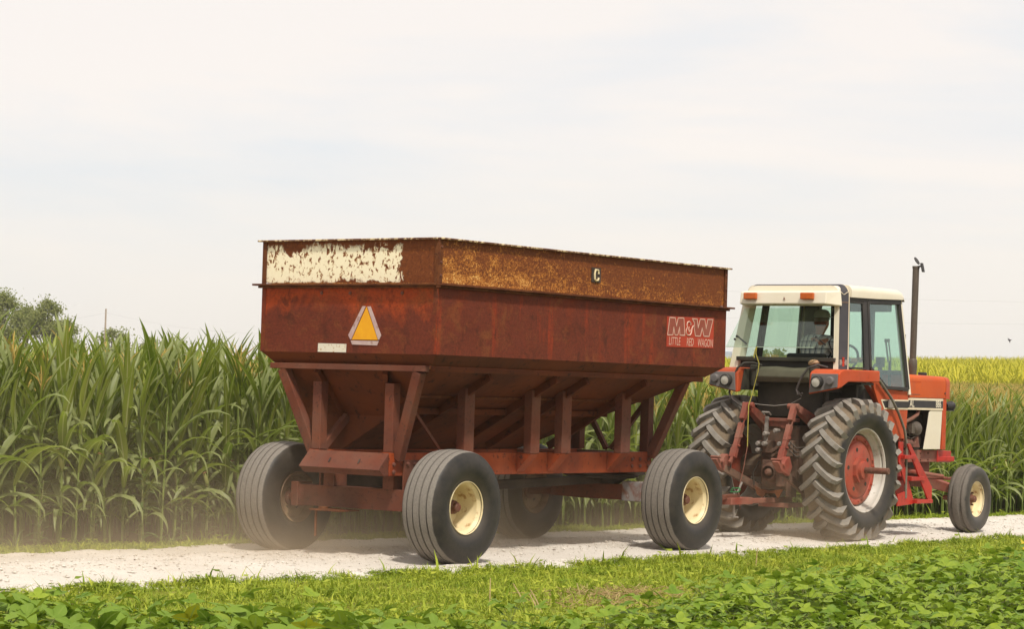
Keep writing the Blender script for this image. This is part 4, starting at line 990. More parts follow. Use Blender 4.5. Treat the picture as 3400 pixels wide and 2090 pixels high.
# --- steering wheels
b = MB(); hf = [(-0.085, 0.215), (-0.115, 0.24), (-0.132, 0.29), (-0.130, 0.345), (-0.118, 0.385), (-0.104, 0.400), (-0.078, 0.408), (-0.068, 0.398), (-0.052, 0.394), (-0.040, 0.402), (-0.034, 0.428), (-0.02, 0.4325), (0, 0.4335)]
hf = hf + [(-x, r) for x, r in hf[:-1][::-1]]
b.lathe(hf, 72, cap=False); f_tyre = b.mesh('tyre', M['steer_tyre'], 40)
b = MB(); b.lathe([(0.092, 0.212), (0.098, 0.220), (0.090, 0.226), (0.078, 0.214), (0.055, 0.192), (0.0, 0.186), (-0.010, 0.182), (-0.012, 0.12), (0.004, 0.085), (0.004, 0.0)], 56, cap=False)
b.lathe([(-0.014, 0.0), (-0.014, 0.184), (-0.055, 0.192), (-0.078, 0.214), (-0.090, 0.226), (-0.098, 0.220), (-0.092, 0.212)], 56, cap=False); f_rim = b.mesh('rim', M['rim_cream'], 35)
b = MB(); b.lathe([(0.0, 0.072), (0.02, 0.07), (0.03, 0.048), (0.075, 0.042), (0.085, 0.030), (0.085, 0.0)], 16, cap=False)
for k in range(6):
    a = k * PI / 3; b.lathe([(0.0, 0.013), (0.03, 0.012), (0.03, 0.0)], 6, (0, 0.085 * math.cos(a), 0.085 * math.sin(a)))
f_hub = b.mesh('hub', M['hub_brown'], 35)
def steer_wheel(x, right, label):
    w = empty('wheel', (x, 3.0105, 0.4329), (0 if right else PI) + 0.03, tractor); w['label'] = label
    link('tyre', f_tyre, w); link('rim', f_rim, w); link('hub', f_hub, w)
steer_wheel(0.7526, True, 'small front wheel on the near side with cream rim')
steer_wheel(-0.7526, False, 'small front wheel on the far side')

# --- chassis, engine, rear end
T('rear_housing', lambda b: (b.box(-0.25, 0.25, -0.34, 1.3, 0.62, 1.30), b.tube([(-0.66, 0, RR), (0.66, 0, RR)], 0.135, 16), b.box(-0.36, 0.36, -0.15, 0.22, 0.64, 1.04)), 'grimy_iron', 0.02)
T('engine_block', lambda b: (b.box(-0.20, 0.20, 1.3, 2.75, 0.80, 1.48)), 'dark_iron', 0.01)
T('frame_rail', lambda b: (b.box(0.255, 0.30, 1.4, 2.99, 0.872, 1.022)), 'linkage_red', 0.006)
T('frame_rail', lambda b: (b.box(-0.30, -0.255, 1.4, 2.99, 0.872, 1.022)), 'linkage_red', 0.006)
T('front_bracket', lambda b: (b.prism([(-0.31, 2.99, 0.87), (-0.31, 3.36, 0.865), (-0.31, 3.36, 1.01), (-0.31, 3.05, 1.02), (-0.31, 2.99, 1.02)], (0.62, 0, 0)), b.beam((0.28, 3.0, 0.91), (0.34, 3.34, 0.91), 0.06, 0.06)), 'step_red', 0.006)
for y in (1.95, 2.15, 2.35, 2.55, 2.75):
    for z in (0.905, 0.985): bolt(0.301, y, z, 'right', 1.1, tractor)
T('front_axle', lambda b: (b.loft([[(-0.62, 2.95, 0.47), (-0.62, 3.06, 0.47), (-0.62, 3.06, 0.57), (-0.62, 2.95, 0.57)], [(-0.2, 2.93, 0.55), (-0.2, 3.08, 0.55), (-0.2, 3.08, 0.69), (-0.2, 2.93, 0.69)], [(0.2, 2.93, 0.55), (0.2, 3.08, 0.55), (0.2, 3.08, 0.69), (0.2, 2.93, 0.69)], [(0.62, 2.95, 0.47), (0.62, 3.06, 0.47), (0.62, 3.06, 0.57), (0.62, 2.95, 0.57)]]),
                           b.box(-0.12, 0.12, 2.85, 3.15, 0.69, 0.875), b.tube([(0.58, 3.0, 0.45), (0.60, 3.0, 0.70)], 0.04, 10), b.tube([(-0.58, 3.0, 0.45), (-0.60, 3.0, 0.70)], 0.04, 10), b.tube([(0.40, 3.0, 0.433), (0.74, 3.0, 0.433)], 0.032, 10), b.tube([(-0.40, 3.0, 0.433), (-0.74, 3.0, 0.433)], 0.032, 10)), 'linkage_red', 0.008)
T('tie_rod', lambda b: (b.tube([(-0.55, 2.80, 0.66), (0.55, 2.80, 0.68)], 0.02, 8), b.beam((0.58, 3.0, 0.69), (0.55, 2.78, 0.67), 0.05, 0.03), b.tube([(0.15, 2.3, 0.78), (0.5, 2.78, 0.70)], 0.025, 8)), 'linkage_red')
T('alternator', lambda b: (b.lathe([(2.26, 0.0), (2.26, 0.075), (2.30, 0.092), (2.40, 0.095), (2.42, 0.080), (2.44, 0.04), (2.44, 0.0)], 20, (0.30, 0, 1.285), 'y'), b.box(0.28, 0.372, 2.17, 2.25, 1.23, 1.35), b.lathe([(2.45, 0.06), (2.47, 0.06)], 16, (0.30, 0, 1.285), 'y')), 'exhaust', 0, 40)
T('coolant_hose', lambda b: b.tube([(0.30, 2.02, 1.30), (0.33, 2.08, 1.37), (0.34, 2.22, 1.41), (0.34, 2.36, 1.46), (0.30, 2.48, 1.53)], 0.024, 10), 'hose_brown', 0, 60)
T('starter_motor', lambda b: (b.lathe([(2.04, 0.0), (2.04, 0.055), (2.24, 0.058), (2.27, 0.04), (2.30, 0.0)], 16, (0.31, 0, 1.105), 'y'), b.lathe([(1.06, 0.07), (1.12, 0.055), (1.20, 0.05)], 12, (0.30, 2.38, 0), 'z')), 'hub_brown', 0, 40)
T('wiring', lambda b: (b.tube([(0.33, 2.1, 1.20), (0.345, 2.2, 1.16), (0.34, 2.36, 1.20), (0.33, 2.42, 1.30)], 0.008, 6), b.tube([(0.33, 2.06, 1.42), (0.34, 2.12, 1.30), (0.34, 2.18, 1.20)], 0.008, 6)), 'dark_iron')
# --- hood: long rounded shell, nose, cream side panel, stripe
HX = 0.375
def hoodsec(y, zt, zb, hx, r=0.07):
    pts = [(-hx, y, zb), (-hx, y, zt - r)]
    for k in range(1, 5): a = PI / 2 * k / 4; pts.append((-hx + r - r * math.cos(a), y, zt - r + r * math.sin(a)))
    for k in range(0, 5): a = PI / 2 * k / 4; pts.append((hx - r + r * math.sin(a), y, zt - r + r * math.cos(a)))
    pts.append((hx, y, zb)); return pts
T('hood', lambda b: b.loft([hoodsec(1.30, 1.955, 1.668, HX), hoodsec(2.1, 1.955, 1.668, HX), hoodsec(3.045, 1.945, 1.668, HX)]), 'hood_orange', 0.006, 35)
T('hood_crown', lambda b: b.loft([hoodsec(1.30, 1.985, 1.94, 0.20, 0.02), hoodsec(2.2, 1.982, 1.94, 0.19, 0.02), hoodsec(2.62, 1.972, 1.94, 0.17, 0.02), hoodsec(2.68, 1.948, 1.94, 0.15, 0.005)]), 'hood_orange', 0, 35)
T('nose', lambda b: b.loft([hoodsec(3.052, 1.943, 1.664, HX), hoodsec(3.16, 1.94, 1.664, HX - 0.004), hoodsec(3.195, 1.925, 1.675, HX - 0.03), hoodsec(3.21, 1.895, 1.70, HX - 0.06)]), 'tractor_red', 0, 35)
T('fuel_cap', lambda b: b.lathe([(1.95, 0.055), (1.985, 0.055), (1.99, 0.045), (1.99, 0.0)], 20, (0.17, 2.80, 0), 'z'), 'black_trim', 0, 40)
for sx in (-1, 1):
    T('grille_column', lambda b: b.box(min(sx * 0.30, sx * 0.368), max(sx * 0.30, sx * 0.368), 2.985, 3.09, 1.025, 1.662), 'tractor_red', 0.008)
    T('side_panel', lambda b: b.prism([(sx * 0.366, 2.665, 1.518), (sx * 0.366, 2.978, 1.518), (sx * 0.366, 2.940, 1.035), (sx * 0.366, 2.505, 1.035), (sx * 0.366, 2.60, 1.34), (sx * 0.366, 2.635, 1.49)], (-sx * 0.012, 0, 0)), 'cab_cream', 0.002)
    st = T('hood_stripe', lambda b: b.box(min(sx * 0.362, sx * 0.374), max(sx * 0.362, sx * 0.374), 1.32, 2.982, 1.520, 1.664), 'cream_line', 0.002)
    T('stripe_band', lambda b: b.box(min(sx * 0.3745, sx * 0.376), max(sx * 0.3745, sx * 0.376), 1.32, 2.975, 1.547, 1.637), 'stripe_black', 0, parent=st)
    T('headlamp', lambda b: (b.lathe([(3.10, 0.040), (3.14, 0.048), (3.24, 0.052), (3.25, 0.062), (3.275, 0.062), (3.275, 0.0)], 18, (sx * 0.34, 0, 1.578), 'y', cap=False), b.box(sx * 0.34 - 0.05, sx * 0.34 + 0.05, 3.09, 3.26, 1.515, 1.528)), 'black_trim', 0, 40)
T('radiator_core', lambda b: b.box(-0.298, 0.298, 2.78, 3.06, 1.03, 1.662), 'dark_iron')
text('886', tractor, 'cab_cream', 0.122, (0.3785, 2.850, 1.592), SIDE_R, 0.80, 0.0016)
text('AL', tractor, 'cab_cream', 0.122, (0.3785, 2.150, 1.592), SIDE_R, 0.84, 0.0016)
for row, y0, y1, z in ((0, 2.08, 2.38, 1.865), (1, 2.08, 2.36, 1.708)):
    T('louvre_row', lambda b: [b.box(HX - 0.004, HX + 0.0025, y, y + 0.009, z - 0.007, z + 0.007) for y in np.arange(y0, y1, 0.022)], 'grimy_iron' if row else 'tractor_red').__setitem__('kind', 'stuff')
bolt(HX, 3.02, 1.735, 'right', 1.2, tractor)
# --- exhaust stack with its flap open
ex_ = T('exhaust_pipe', lambda b: (b.tube([(0.255, 2.372, 1.93), (0.255, 2.400, 3.29)], 0.041, 16), b.lathe([(1.90, 0.048), (2.0, 0.050), (2.06, 0.056), (2.13, 0.054), (2.15, 0.043)], 16, (0.255, 2.375, 0), 'z'), b.lathe([(3.27, 0.045), (3.30, 0.046)], 16, (0.255, 2.400, 0), 'z')), 'exhaust', 0, 40)
T('rain_flap', lambda b: (b.beam((0.285, 2.40, 3.295), (0.335, 2.40, 3.30), 0.05, 0.016), b.prism([(0.292 - 0.030 * (1 + math.cos(a)), 2.40 + 0.045 * math.sin(a), 3.318 + 0.046 * (1 + math.cos(a))) for a in np.linspace(0, 2 * PI, 15)[:-1]], (0.006, 0, 0.004)), b.prism([(0.325, 2.37, 3.335), (0.325, 2.43, 3.335), (0.352, 2.43, 3.225), (0.352, 2.37, 3.225)], (0.012, 0, 0.004))), 'black_trim', 0, parent=ex_)

# --- cab
def cabx(z): return 0.765 - 0.105 * (z - 1.95)
def rry(z): return -0.27 + 0.175 * (z - 1.95)
# roof: rounded slab
def roofsec(y, zt, zb, hx, r=0.075):
    pts = [(-hx, y, zb), (-hx, y, zt - r)]
    for k in range(1, 6): a = PI / 2 * k / 5; pts.append((-hx + r - r * math.cos(a), y, zt - r + r * math.sin(a)))
    for k in range(0, 6): a = PI / 2 * k / 5; pts.append((hx - r + r * math.sin(a), y, zt - r + r * math.cos(a)))
    pts.append((hx, y, zb)); return pts
T('roof', lambda b: b.loft([roofsec(0.012, 2.940, 2.80, 0.70), roofsec(0.6, 2.945, 2.808, 0.70), roofsec(1.18, 2.945, 2.825, 0.70), roofsec(1.27, 2.925, 2.828, 0.695), roofsec(1.315, 2.88, 2.832, 0.685)]), 'cab_cream', 0, 35)
# roll bar band wrapping over the roof, cream edged
def band(b, y0, g0, y1, g1, zlow, inner=0.05):
    def sec(y_off, g):
        pts = []
        for z in (zlow, 2.3, 2.6, 2.80): pts.append((cabx(z) + g, rry(z) + y_off, z))
        X = cabx(2.80) + g; R_ = 0.12
        for k in range(1, 7):
            a = PI / 2 * k / 6; pts.append((X - R_ + R_ * math.cos(a), rry(2.8) + y_off + 0.01 * math.sin(a), 2.80 + (0.150 + g * 0.3) * math.sin(a)))
        return pts + [(-x, y, z) for x, y, z in pts[::-1]]
    A, B_ = sec(y0, g0), sec(y1, g1)
    Ai, Bi = sec(y0 + 0.004, g0 - inner), sec(y1, g1 - inner)
    n = len(A); vs = A + B_ + Bi + Ai; fs = []
    for i in range(n - 1):
        for q in range(4):
            q2 = (q + 1) % 4
            fs.append((q * n + i, q * n + i + 1, q2 * n + i + 1, q2 * n + i))
    fs += [(0, n, 2 * n, 3 * n), (n - 1, 2 * n - 1, 3 * n - 1, 4 * n - 1)]
    b.add(vs, fs)
T('roll_bar', lambda b: band(b, 0.008, -0.068, 0.105, 0.0, 1.962, 0.04), 'pillar_black', 0, 40)
T('pillar_edge', lambda b: band(b, 0.0, -0.064, 0.007, -0.064, 1.962, 0.050), 'cab_cream', 0, 40)
T('pillar_edge', lambda b: band(b, 0.106, 0.003, 0.120, 0.003, 1.962, 0.04), 'cream_line', 0, 40)
T('band_trim', lambda b: b.beam((cabx(2.74) + 0.002, rry(2.74) + 0.104, 2.737), (cabx(2.74) - 0.066, rry(2.74) + 0.010, 2.737), 0.004, 0.008, side=(1, 0, 0)), M['rag_tan'])
T('band_trim', lambda b: b.tube([(cabx(2.84) - 0.066, rry(2.84) + 0.004, 2.875), (cabx(2.82) - 0.038, rry(2.82) + 0.045, 2.828), (cabx(2.82) - 0.030, rry(2.82) + 0.058, 2.830), (cabx(2.8) + 0.002, rry(2.82) + 0.104, 2.870)], 0.004, 6), M['cream_line'])
# badge on the right pillar: red bar over a black-and-silver letter shape
bz = 2.045; BC = Vector((cabx(bz) - 0.031, rry(bz) + 0.058, bz)); BD = Vector((0.068, 0.097, 0)).normalized(); BN_ = Vector((0.097, -0.068, 0)).normalized()
def badge_box(b, s0, s1, z0, z1, h0, h1):
    b.loft([[BC + BD * s + BN_ * h + Vector((0, 0, z)) for s, z in ((s0, z0), (s1, z0), (s1, z1), (s0, z1))] for h in (h0, h1)])
bd = T('badge', lambda b: (badge_box(b, -0.046, -0.020, -0.045, 0.030, -0.004, 0.004), badge_box(b, 0.020, 0.046, -0.045, 0.030, -0.004, 0.004), badge_box(b, -0.046, 0.046, -0.012, 0.006, -0.004, 0.003)), 'bare_steel', label='small silver and red letter badge on the pillar')
T('badge_bar', lambda b: (badge_box(b, -0.012, 0.012, -0.050, 0.030, -0.004, 0.007), badge_box(b, -0.012, 0.012, 0.036, 0.058, -0.004, 0.007)), 'brick_red', parent=bd)
# left rear pillar, front pillars, centre posts
T('rear_pillar', lambda b: b.loft([[(-cabx(z) + 0.008, rry(z), z), (-cabx(z) + 0.115, rry(z), z), (-cabx(z) + 0.145, rry(z) + 0.10, z), (-cabx(z) + 0.008, rry(z) + 0.12, z)] for z in (1.945, 2.80)]), 'cab_cream', 0.004)
T('rear_pillar', lambda b: b.loft([[(cabx(z) - 0.085, rry(z) + 0.012, z), (cabx(z) - 0.130, rry(z) + 0.004, z), (cabx(z) - 0.135, rry(z) + 0.06, z), (cabx(z) - 0.060, rry(z) + 0.09, z)] for z in (1.945, 2.80)]), 'cab_cream', 0.003)
for sx in (-1, 1):
    T('front_pillar', lambda b: b.loft([[(sx * (cabx(z) - 0.01), y, z), (sx * (cabx(z) - 0.01), y + 0.06, z), (sx * (cabx(z) - 0.09), y + 0.07, z), (sx * (cabx(z) - 0.09), y + 0.01, z)] for z, y in ((1.70, 1.30), (2.83, 1.235))]), 'cab_cream', 0.004)
    T('centre_post', lambda b: b.loft([[(sx * (cabx(z) - 0.002), y, z), (sx * (cabx(z) - 0.002), y + 0.075, z), (sx * (cabx(z) - 0.05), y + 0.075, z), (sx * (cabx(z) - 0.05), y, z)] for z, y in ((1.95, 0.285), (2.80, 0.345))]), 'black_trim', 0.004)
    T('roof_seal', lambda b: b.beam((sx * (cabx(2.79) - 0.02), 0.012, 2.785), (sx * (cabx(2.79) - 0.02), 1.25, 2.805), 0.045, 0.05), 'black_trim', 0.003)
    def gl(name, pts, par, mat='glass'):
        b = MB(); b.prism([(sx * (cabx(z) - 0.018), y, z) for y, z in pts], (-sx * 0.005, 0, 0)); return obj(name, b, M[mat], par)
    q = T('quarter_window', lambda b: [b.beam((sx * (cabx(z0) - 0.012), y0, z0), (sx * (cabx(z1) - 0.012), y1, z1), 0.022, 0.020) for (y0, z0), (y1, z1) in (((-0.130, 1.985), (0.005, 2.75)), ((-0.13, 1.985), (0.275, 1.985)), ((0.275, 1.985), (0.330, 2.75)), ((0.005, 2.75), (0.33, 2.75)))], 'black_trim')
    gl('pane', [(-0.13, 1.985), (0.275, 1.985), (0.332, 2.755), (0.005, 2.755)], q)
    # door: black upper frame with glass, red lower skin
    dr = T('door', lambda b: [b.beam((sx * (cabx(z0) - 0.010), y0, z0), (sx * (cabx(z1) - 0.010), y1, z1), 0.030, 0.040) for (y0, z0), (y1, z1) in (((0.395, 2.0), (0.445, 2.765)), ((0.395, 2.0), (0.74, 1.775)), ((0.74, 1.775), (1.285, 1.765)), ((1.285, 1.765), (1.215, 2.785)), ((0.445, 2.765), (1.215, 2.785)))], 'black_trim', 0.004)
    gl('pane', [(0.395, 2.0), (0.74, 1.775), (1.285, 1.765), (1.215, 2.785), (0.445, 2.765)], dr)
    T('door_skin', lambda b: b.prism([(sx * 0.762, 0.42, 1.985), (sx * 0.762, 0.70, 1.745), (sx * 0.762, 1.335, 1.738), (sx * 0.735, 1.335, 1.175), (sx * 0.735, 0.95, 1.175), (sx * 0.755, 0.66, 1.52), (sx * 0.755, 0.41, 1.87)], (-sx * 0.03, 0, 0)), 'tractor_red', 0.004, parent=dr)
    T('door_stripe', lambda b: b.prism([(sx * (0.759), 0.650, 1.636), (sx * 0.759, 1.333, 1.640), (sx * 0.754, 1.333, 1.522), (sx * 0.754, 0.745, 1.520)], (sx * 0.003, 0, 0)), 'cream_line', 0, parent=dr)
    T('door_band', lambda b: b.prism([(sx * 0.7615, 0.690, 1.618), (sx * 0.7615, 1.331, 1.620), (sx * 0.757, 1.331, 1.543), (sx * 0.757, 0.765, 1.540)], (sx * 0.0035, 0, 0)), 'stripe_black', 0, parent=dr)
    T('hinge', lambda b: b.box(min(sx * 0.70, sx * 0.76), max(sx * 0.70, sx * 0.76), 1.345, 1.375, 1.66, 1.76), 'tractor_red', 0.003, parent=dr)
    T('upper_hinge', lambda b: b.box(min(sx * 0.66, sx * 0.70), max(sx * 0.66, sx * 0.70), 1.305, 1.345, 2.32, 2.42), 'black_trim', 0.003)
    T('door_mirror', lambda b: b.box(min(sx * 0.772, sx * 0.80), max(sx * 0.772, sx * 0.80), 0.80, 0.92, 1.535, 1.640), 'bare_steel', 0.006)
    # lower body skin under the door, ahead of the rear tyre
    T('body_skin', lambda b: (b.prism([(sx * 0.66, 0.30, 1.94), (sx * 0.66, 0.60, 1.76), (sx * 0.66, 1.33, 1.74), (sx * 0.66, 1.36, 1.15), (sx * 0.66, 1.18, 1.16), (sx * 0.66, 0.70, 1.64)], (-sx * 0.05, 0, 0)), b.box(min(sx * 0.30, sx * 0.70), max(sx * 0.30, sx * 0.70), 1.345, 1.36, 1.15, 1.95)), 'tractor_red', 0.004)
T('windscreen', lambda b: b.prism([(-0.66, 1.33, 1.97), (0.66, 1.33, 1.97), (0.60, 1.262, 2.81), (-0.60, 1.262, 2.81)], (0, 0.005, 0)), 'glass')
T('windscreen_frame', lambda b: (b.beam((-0.66, 1.33, 1.96), (0.66, 1.33, 1.96), 0.05, 0.05), b.beam((-0.60, 1.27, 2.80), (0.60, 1.27, 2.80), 0.05, 0.05)), 'black_trim')
T('roof_liner', lambda b: b.box(-0.62, 0.62, 0.02, 1.22, 2.765, 2.795), 'black_trim')
T('cab_floor', lambda b: (b.box(-0.60, 0.60, -0.10, 1.32, 1.42, 1.50), b.box(-0.62, 0.62, -0.235, -0.14, 1.94, 2.085)), 'black_trim', 0.006)
T('window_sill', lambda b: b.box(-0.655, 0.655, -0.285, -0.238, 2.045, 2.092), 'rear_black', 0.006)
# tail visor box with amber lamps
vz = T('visor', lambda b: b.loft([[(-0.57, -0.375, 2.702), (0.575, -0.375, 2.706), (0.575, -0.355, 2.848), (-0.57, -0.355, 2.845)], [(-0.66, -0.13, 2.690), (0.66, -0.13, 2.690), (0.64, -0.13, 2.868), (-0.64, -0.13, 2.868)]]), 'cab_cream', 0.012, label='cream visor box over the rear window')
T('roof_end', lambda b: b.loft([roofsec(-0.132, 2.925, 2.80, 0.60), roofsec(0.010, 2.938, 2.80, 0.62)]), 'cab_cream', 0, 35)
for x in (-0.415, 0.345):
    T('marker_lamp', lambda b: (b.box(x - 0.085, x + 0.085, -0.415, -0.368, 2.757, 2.835)), 'amber', 0.010, parent=vz)
T('vent_hole', lambda b: b.prism([(0.02, -0.3745, 2.752), (0.045, -0.3745, 2.752), (0.026, -0.3705, 2.788)], (0, -0.004, 0)), 'hub_brown', parent=vz)
# raised rear window
rw = T('rear_window', lambda b: b.prism([(-0.60, -0.605, 2.196), (0.575, -0.612, 2.200), (0.605, -0.596, 2.228), (0.605, -0.215, 2.666), (-0.605, -0.205, 2.655)], (0, 0.004, 0.004)), 'glass_rear', label='tinted rear window swung up on its struts')
T('pane_edge', lambda b: (b.beam((-0.60, -0.606, 2.195), (0.575, -0.613, 2.199), 0.007, 0.008)), M['pane_edge'], parent=rw)
for sx, x in ((-1, -0.52), (1, 0.535)):
    T('strut', lambda b: b.tube([(x, -0.50, 2.33), (x, -0.28, 2.24)], 0.010, 8), 'black_trim', parent=rw)
    T('window_bolt', lambda b: (b.lathe([(0, 0.013), (0.014, 0.013), (0.014, 0)], 10, (x, -0.545, 2.285), 'y'), b.lathe([(0, 0.013), (0.014, 0.013), (0.014, 0)], 10, (x + 0.01, -0.52, 2.318), 'y')), 'black_trim', parent=rw)
T('window_handle', lambda b: b.tube([(-0.22, -0.52, 2.22), (-0.19, -0.60, 2.195), (-0.165, -0.625, 2.18)], 0.010, 6), 'black_trim', parent=rw)
# fittings seen through the glass
T('seat', lambda b: (b.box(-0.26, 0.24, 0.18, 0.30, 1.72, 2.150), b.box(-0.26, 0.24, 0.20, 0.66, 1.68, 1.78)), 'seat_black', 0.03)
T('steering_wheel', lambda b: (b.tube([(0.02 + 0.205 * math.cos(a), 1.03 + 0.10 * math.sin(a), 2.10 + 0.175 * math.sin(a)) for a in np.linspace(0, 2 * PI, 25)], 0.015, 8, cap=False), b.tube([(0.02, 1.03, 2.10), (0.02, 1.20, 1.85), (0.02, 1.25, 1.55)], 0.03, 8), b.beam((-0.17, 1.03, 2.10), (0.21, 1.03, 2.10), 0.03, 0.015)), 'black_trim', 0, 60)
T('console', lambda b: (b.box(-0.24, 0.28, 1.16, 1.30, 1.55, 1.97), b.box(0.36, 0.60, 0.55, 1.0, 1.50, 1.80)), 'grey_plastic', 0.02)
T('lever', lambda b: (b.box(0.40, 0.44, 1.22, 1.26, 1.76, 2.10), b.box(0.385, 0.455, 1.19, 1.29, 2.02, 2.14), b.tube([(0.38, 1.20, 2.06), (0.36, 1.15, 1.98)], 0.016, 6), b.box(0.54, 0.565, 1.22, 1.25, 1.76, 2.10), b.tube([(0.50, 0.9, 1.80), (0.50, 0.93, 1.96)], 0.014, 6)), 'black_trim', 0.004)
T('wiper', lambda b: (b.beam((0.55, 1.20, 2.08), (0.50, 1.22, 2.33), 0.018, 0.014), b.beam((0.585, 1.20, 2.10), (0.535, 1.22, 2.34), 0.012, 0.012), b.box(0.49, 0.545, 1.20, 1.235, 2.32, 2.36), b.beam((-0.30, 1.30, 2.28), (-0.52, 1.30, 2.305), 0.018, 0.014)), 'grey_plastic')
T('inner_post', lambda b: (b.box(-0.26, -0.19, 1.22, 1.26, 2.0, 2.78), b.loft([[(-0.60, 1.15, 2.0), (-0.54, 1.15, 2.0), (-0.54, 1.22, 2.0), (-0.60, 1.22, 2.0)], [(-0.56, 1.12, 2.78), (-0.36, 1.12, 2.78), (-0.36, 1.2, 2.78), (-0.56, 1.2, 2.78)]])), 'black_trim')
T('sun_blind', lambda b: (b.box(0.05, 0.58, 1.10, 1.20, 2.68, 2.77), b.box(0.20, 0.36, 1.16, 1.20, 2.10, 2.77)), 'grey_plastic', 0.006)

# --- fenders with lamp housings
for sx in (-1, 1):
    lab = 'near side rear fender with round work lamp' if sx > 0 else 'far side rear fender with round work lamp'
    xi, xo = sx * 0.475, sx * 0.862
    def fen(b):
        def prof(x, drop):
            return [(x, -0.475, 1.938), (x, -0.40, 1.962), (x, 0.42, 1.965), (x, 0.432, 1.945), (x, 0.430, 1.832), (x, -0.30, 1.822), (x, -0.46, 1.756 - drop), (x, -0.530, 1.742 - drop), (x, -0.515, 1.905)]
        b.loft([prof(xi, 0.075), prof(xi * 0.2 + xo * 0.8, 0.015), prof(xo, 0.0)])
    fd = T('fender', fen, 'tractor_red', 0.012, label=lab)
    xa, xb_ = sx * 0.525, sx * 0.842
    T('lamp_housing', lambda b: b.prism([(sx * 0.512, -0.523, 1.905), (sx * 0.850, -0.519, 1.907), (sx * 0.852, -0.534, 1.755), (sx * 0.62, -0.540, 1.706), (sx * 0.488, -0.540, 1.686)], (0, -0.014, 0)), 'grey_plastic', 0.006, parent=fd)
    T('work_lamp', lambda b: (b.lathe([(-0.535, 0.072), (-0.60, 0.070), (-0.608, 0.062), (-0.608, 0.056)], 24, (sx * 0.605, 0, 1.808), 'y', cap=False)), 'black_trim', 0, 40, parent=fd)
    T('lamp_lens', lambda b: (b.lathe([(-0.600, 0.057), (-0.606, 0.035), (-0.609, 0.0)], 24, (sx * 0.605, 0, 1.808), 'y')), 'lens_clear', 0, 60, parent=fd)
    T('tail_lamp', lambda b: (b.lathe([(-0.535, 0.048), (-0.575, 0.046), (-0.582, 0.038), (-0.582, 0.0)], 20, (sx * 0.765, 0, 1.828), 'y', cap=False)), 'grey_plastic', 0, 40, parent=fd)
    T('inner_fender', lambda b: (b.prism([(sx * 0.47, -0.47, 1.70), (sx * 0.47, -0.40, 1.95), (sx * 0.47, 0.42, 1.95), (sx * 0.47, 1.20, 1.16), (sx * 0.47, 0.9, 1.16), (sx * 0.47, 0.2, 1.70)], (-sx * 0.015, 0, 0)), b.box(min(sx * 0.47, sx * 0.80), max(sx * 0.47, sx * 0.80), 0.10, 0.40, 1.795, 1.820)), 'rear_black', 0.003)
# --- black bulkhead and the tank strapped to it
T('bulkhead', lambda b: (b.box(-0.455, 0.455, -0.10, -0.02, 1.394, 1.965), b.box(-0.66, 0.66, 0.25, 0.30, 1.25, 1.95), b.box(-0.42, 0.42, -0.17, -0.10, 1.40, 1.80)), 'rear_black', 0.01)
T('tank', lambda b: b.loft([[(-0.36, y, z) for y, z in ((-0.11, 1.80), (-0.29, 1.80), (-0.335, 1.86), (-0.32, 1.945), (-0.26, 1.975), (-0.11, 1.975))], [(-0.12, y, z) for y, z in ((-0.11, 1.80), (-0.29, 1.80), (-0.345, 1.86), (-0.325, 1.950), (-0.26, 1.985), (-0.11, 1.985))], [(0.12, y, z) for y, z in ((-0.11, 1.80), (-0.29, 1.80), (-0.345, 1.86), (-0.322, 1.935), (-0.26, 1.968), (-0.11, 1.968))], [(0.36, y, z) for y, z in ((-0.11, 1.80), (-0.29, 1.80), (-0.335, 1.86), (-0.32, 1.945), (-0.26, 1.98), (-0.11, 1.98))]]), 'tank_olive', 0.01, 50)
for sx in (-1, 1):
    T('canister', lambda b: b.lathe([(1.75, 0.058), (1.93, 0.060), (1.935, 0.066), (1.955, 0.066), (1.96, 0.060), (1.985, 0.062), (1.995, 0.05), (1.995, 0.0)], 20, (sx * 0.395, -0.27, 0), 'z'), 'rear_black', 0, 40)
T('hydraulic_hose', lambda b: (b.tube([(-0.60, -0.50, 1.66), (-0.565, -0.52, 1.78), (-0.50, -0.50, 1.95), (-0.44, -0.45, 2.015), (-0.36, -0.38, 2.02), (-0.29, -0.30, 1.99)], 0.013, 8), b.tube([(-0.60, -0.50, 1.66), (-0.52, -0.55, 1.58), (-0.42, -0.5, 1.50)], 0.011, 8)), 'hose_black', 0, 60)
T('hydraulic_hose', lambda b: (b.tube([(0.36, -0.50, 1.64), (0.31, -0.53, 1.72), (0.36, -0.50, 1.86), (0.42, -0.46, 1.97), (0.50, -0.38, 2.01), (0.585, -0.30, 1.98)], 0.014, 8), b.tube([(0.31, -0.53, 1.72), (0.345, -0.54, 1.655), (0.40, -0.53, 1.68)], 0.012, 8)), 'hose_black', 0, 60)
T('wiring', lambda b: b.tube([(-0.45, -0.45, 1.56), (-0.2, -0.47, 1.535), (0.0, -0.48, 1.525), (0.2, -0.47, 1.55), (0.36, -0.5, 1.62)], 0.005, 5), 'bare_steel')
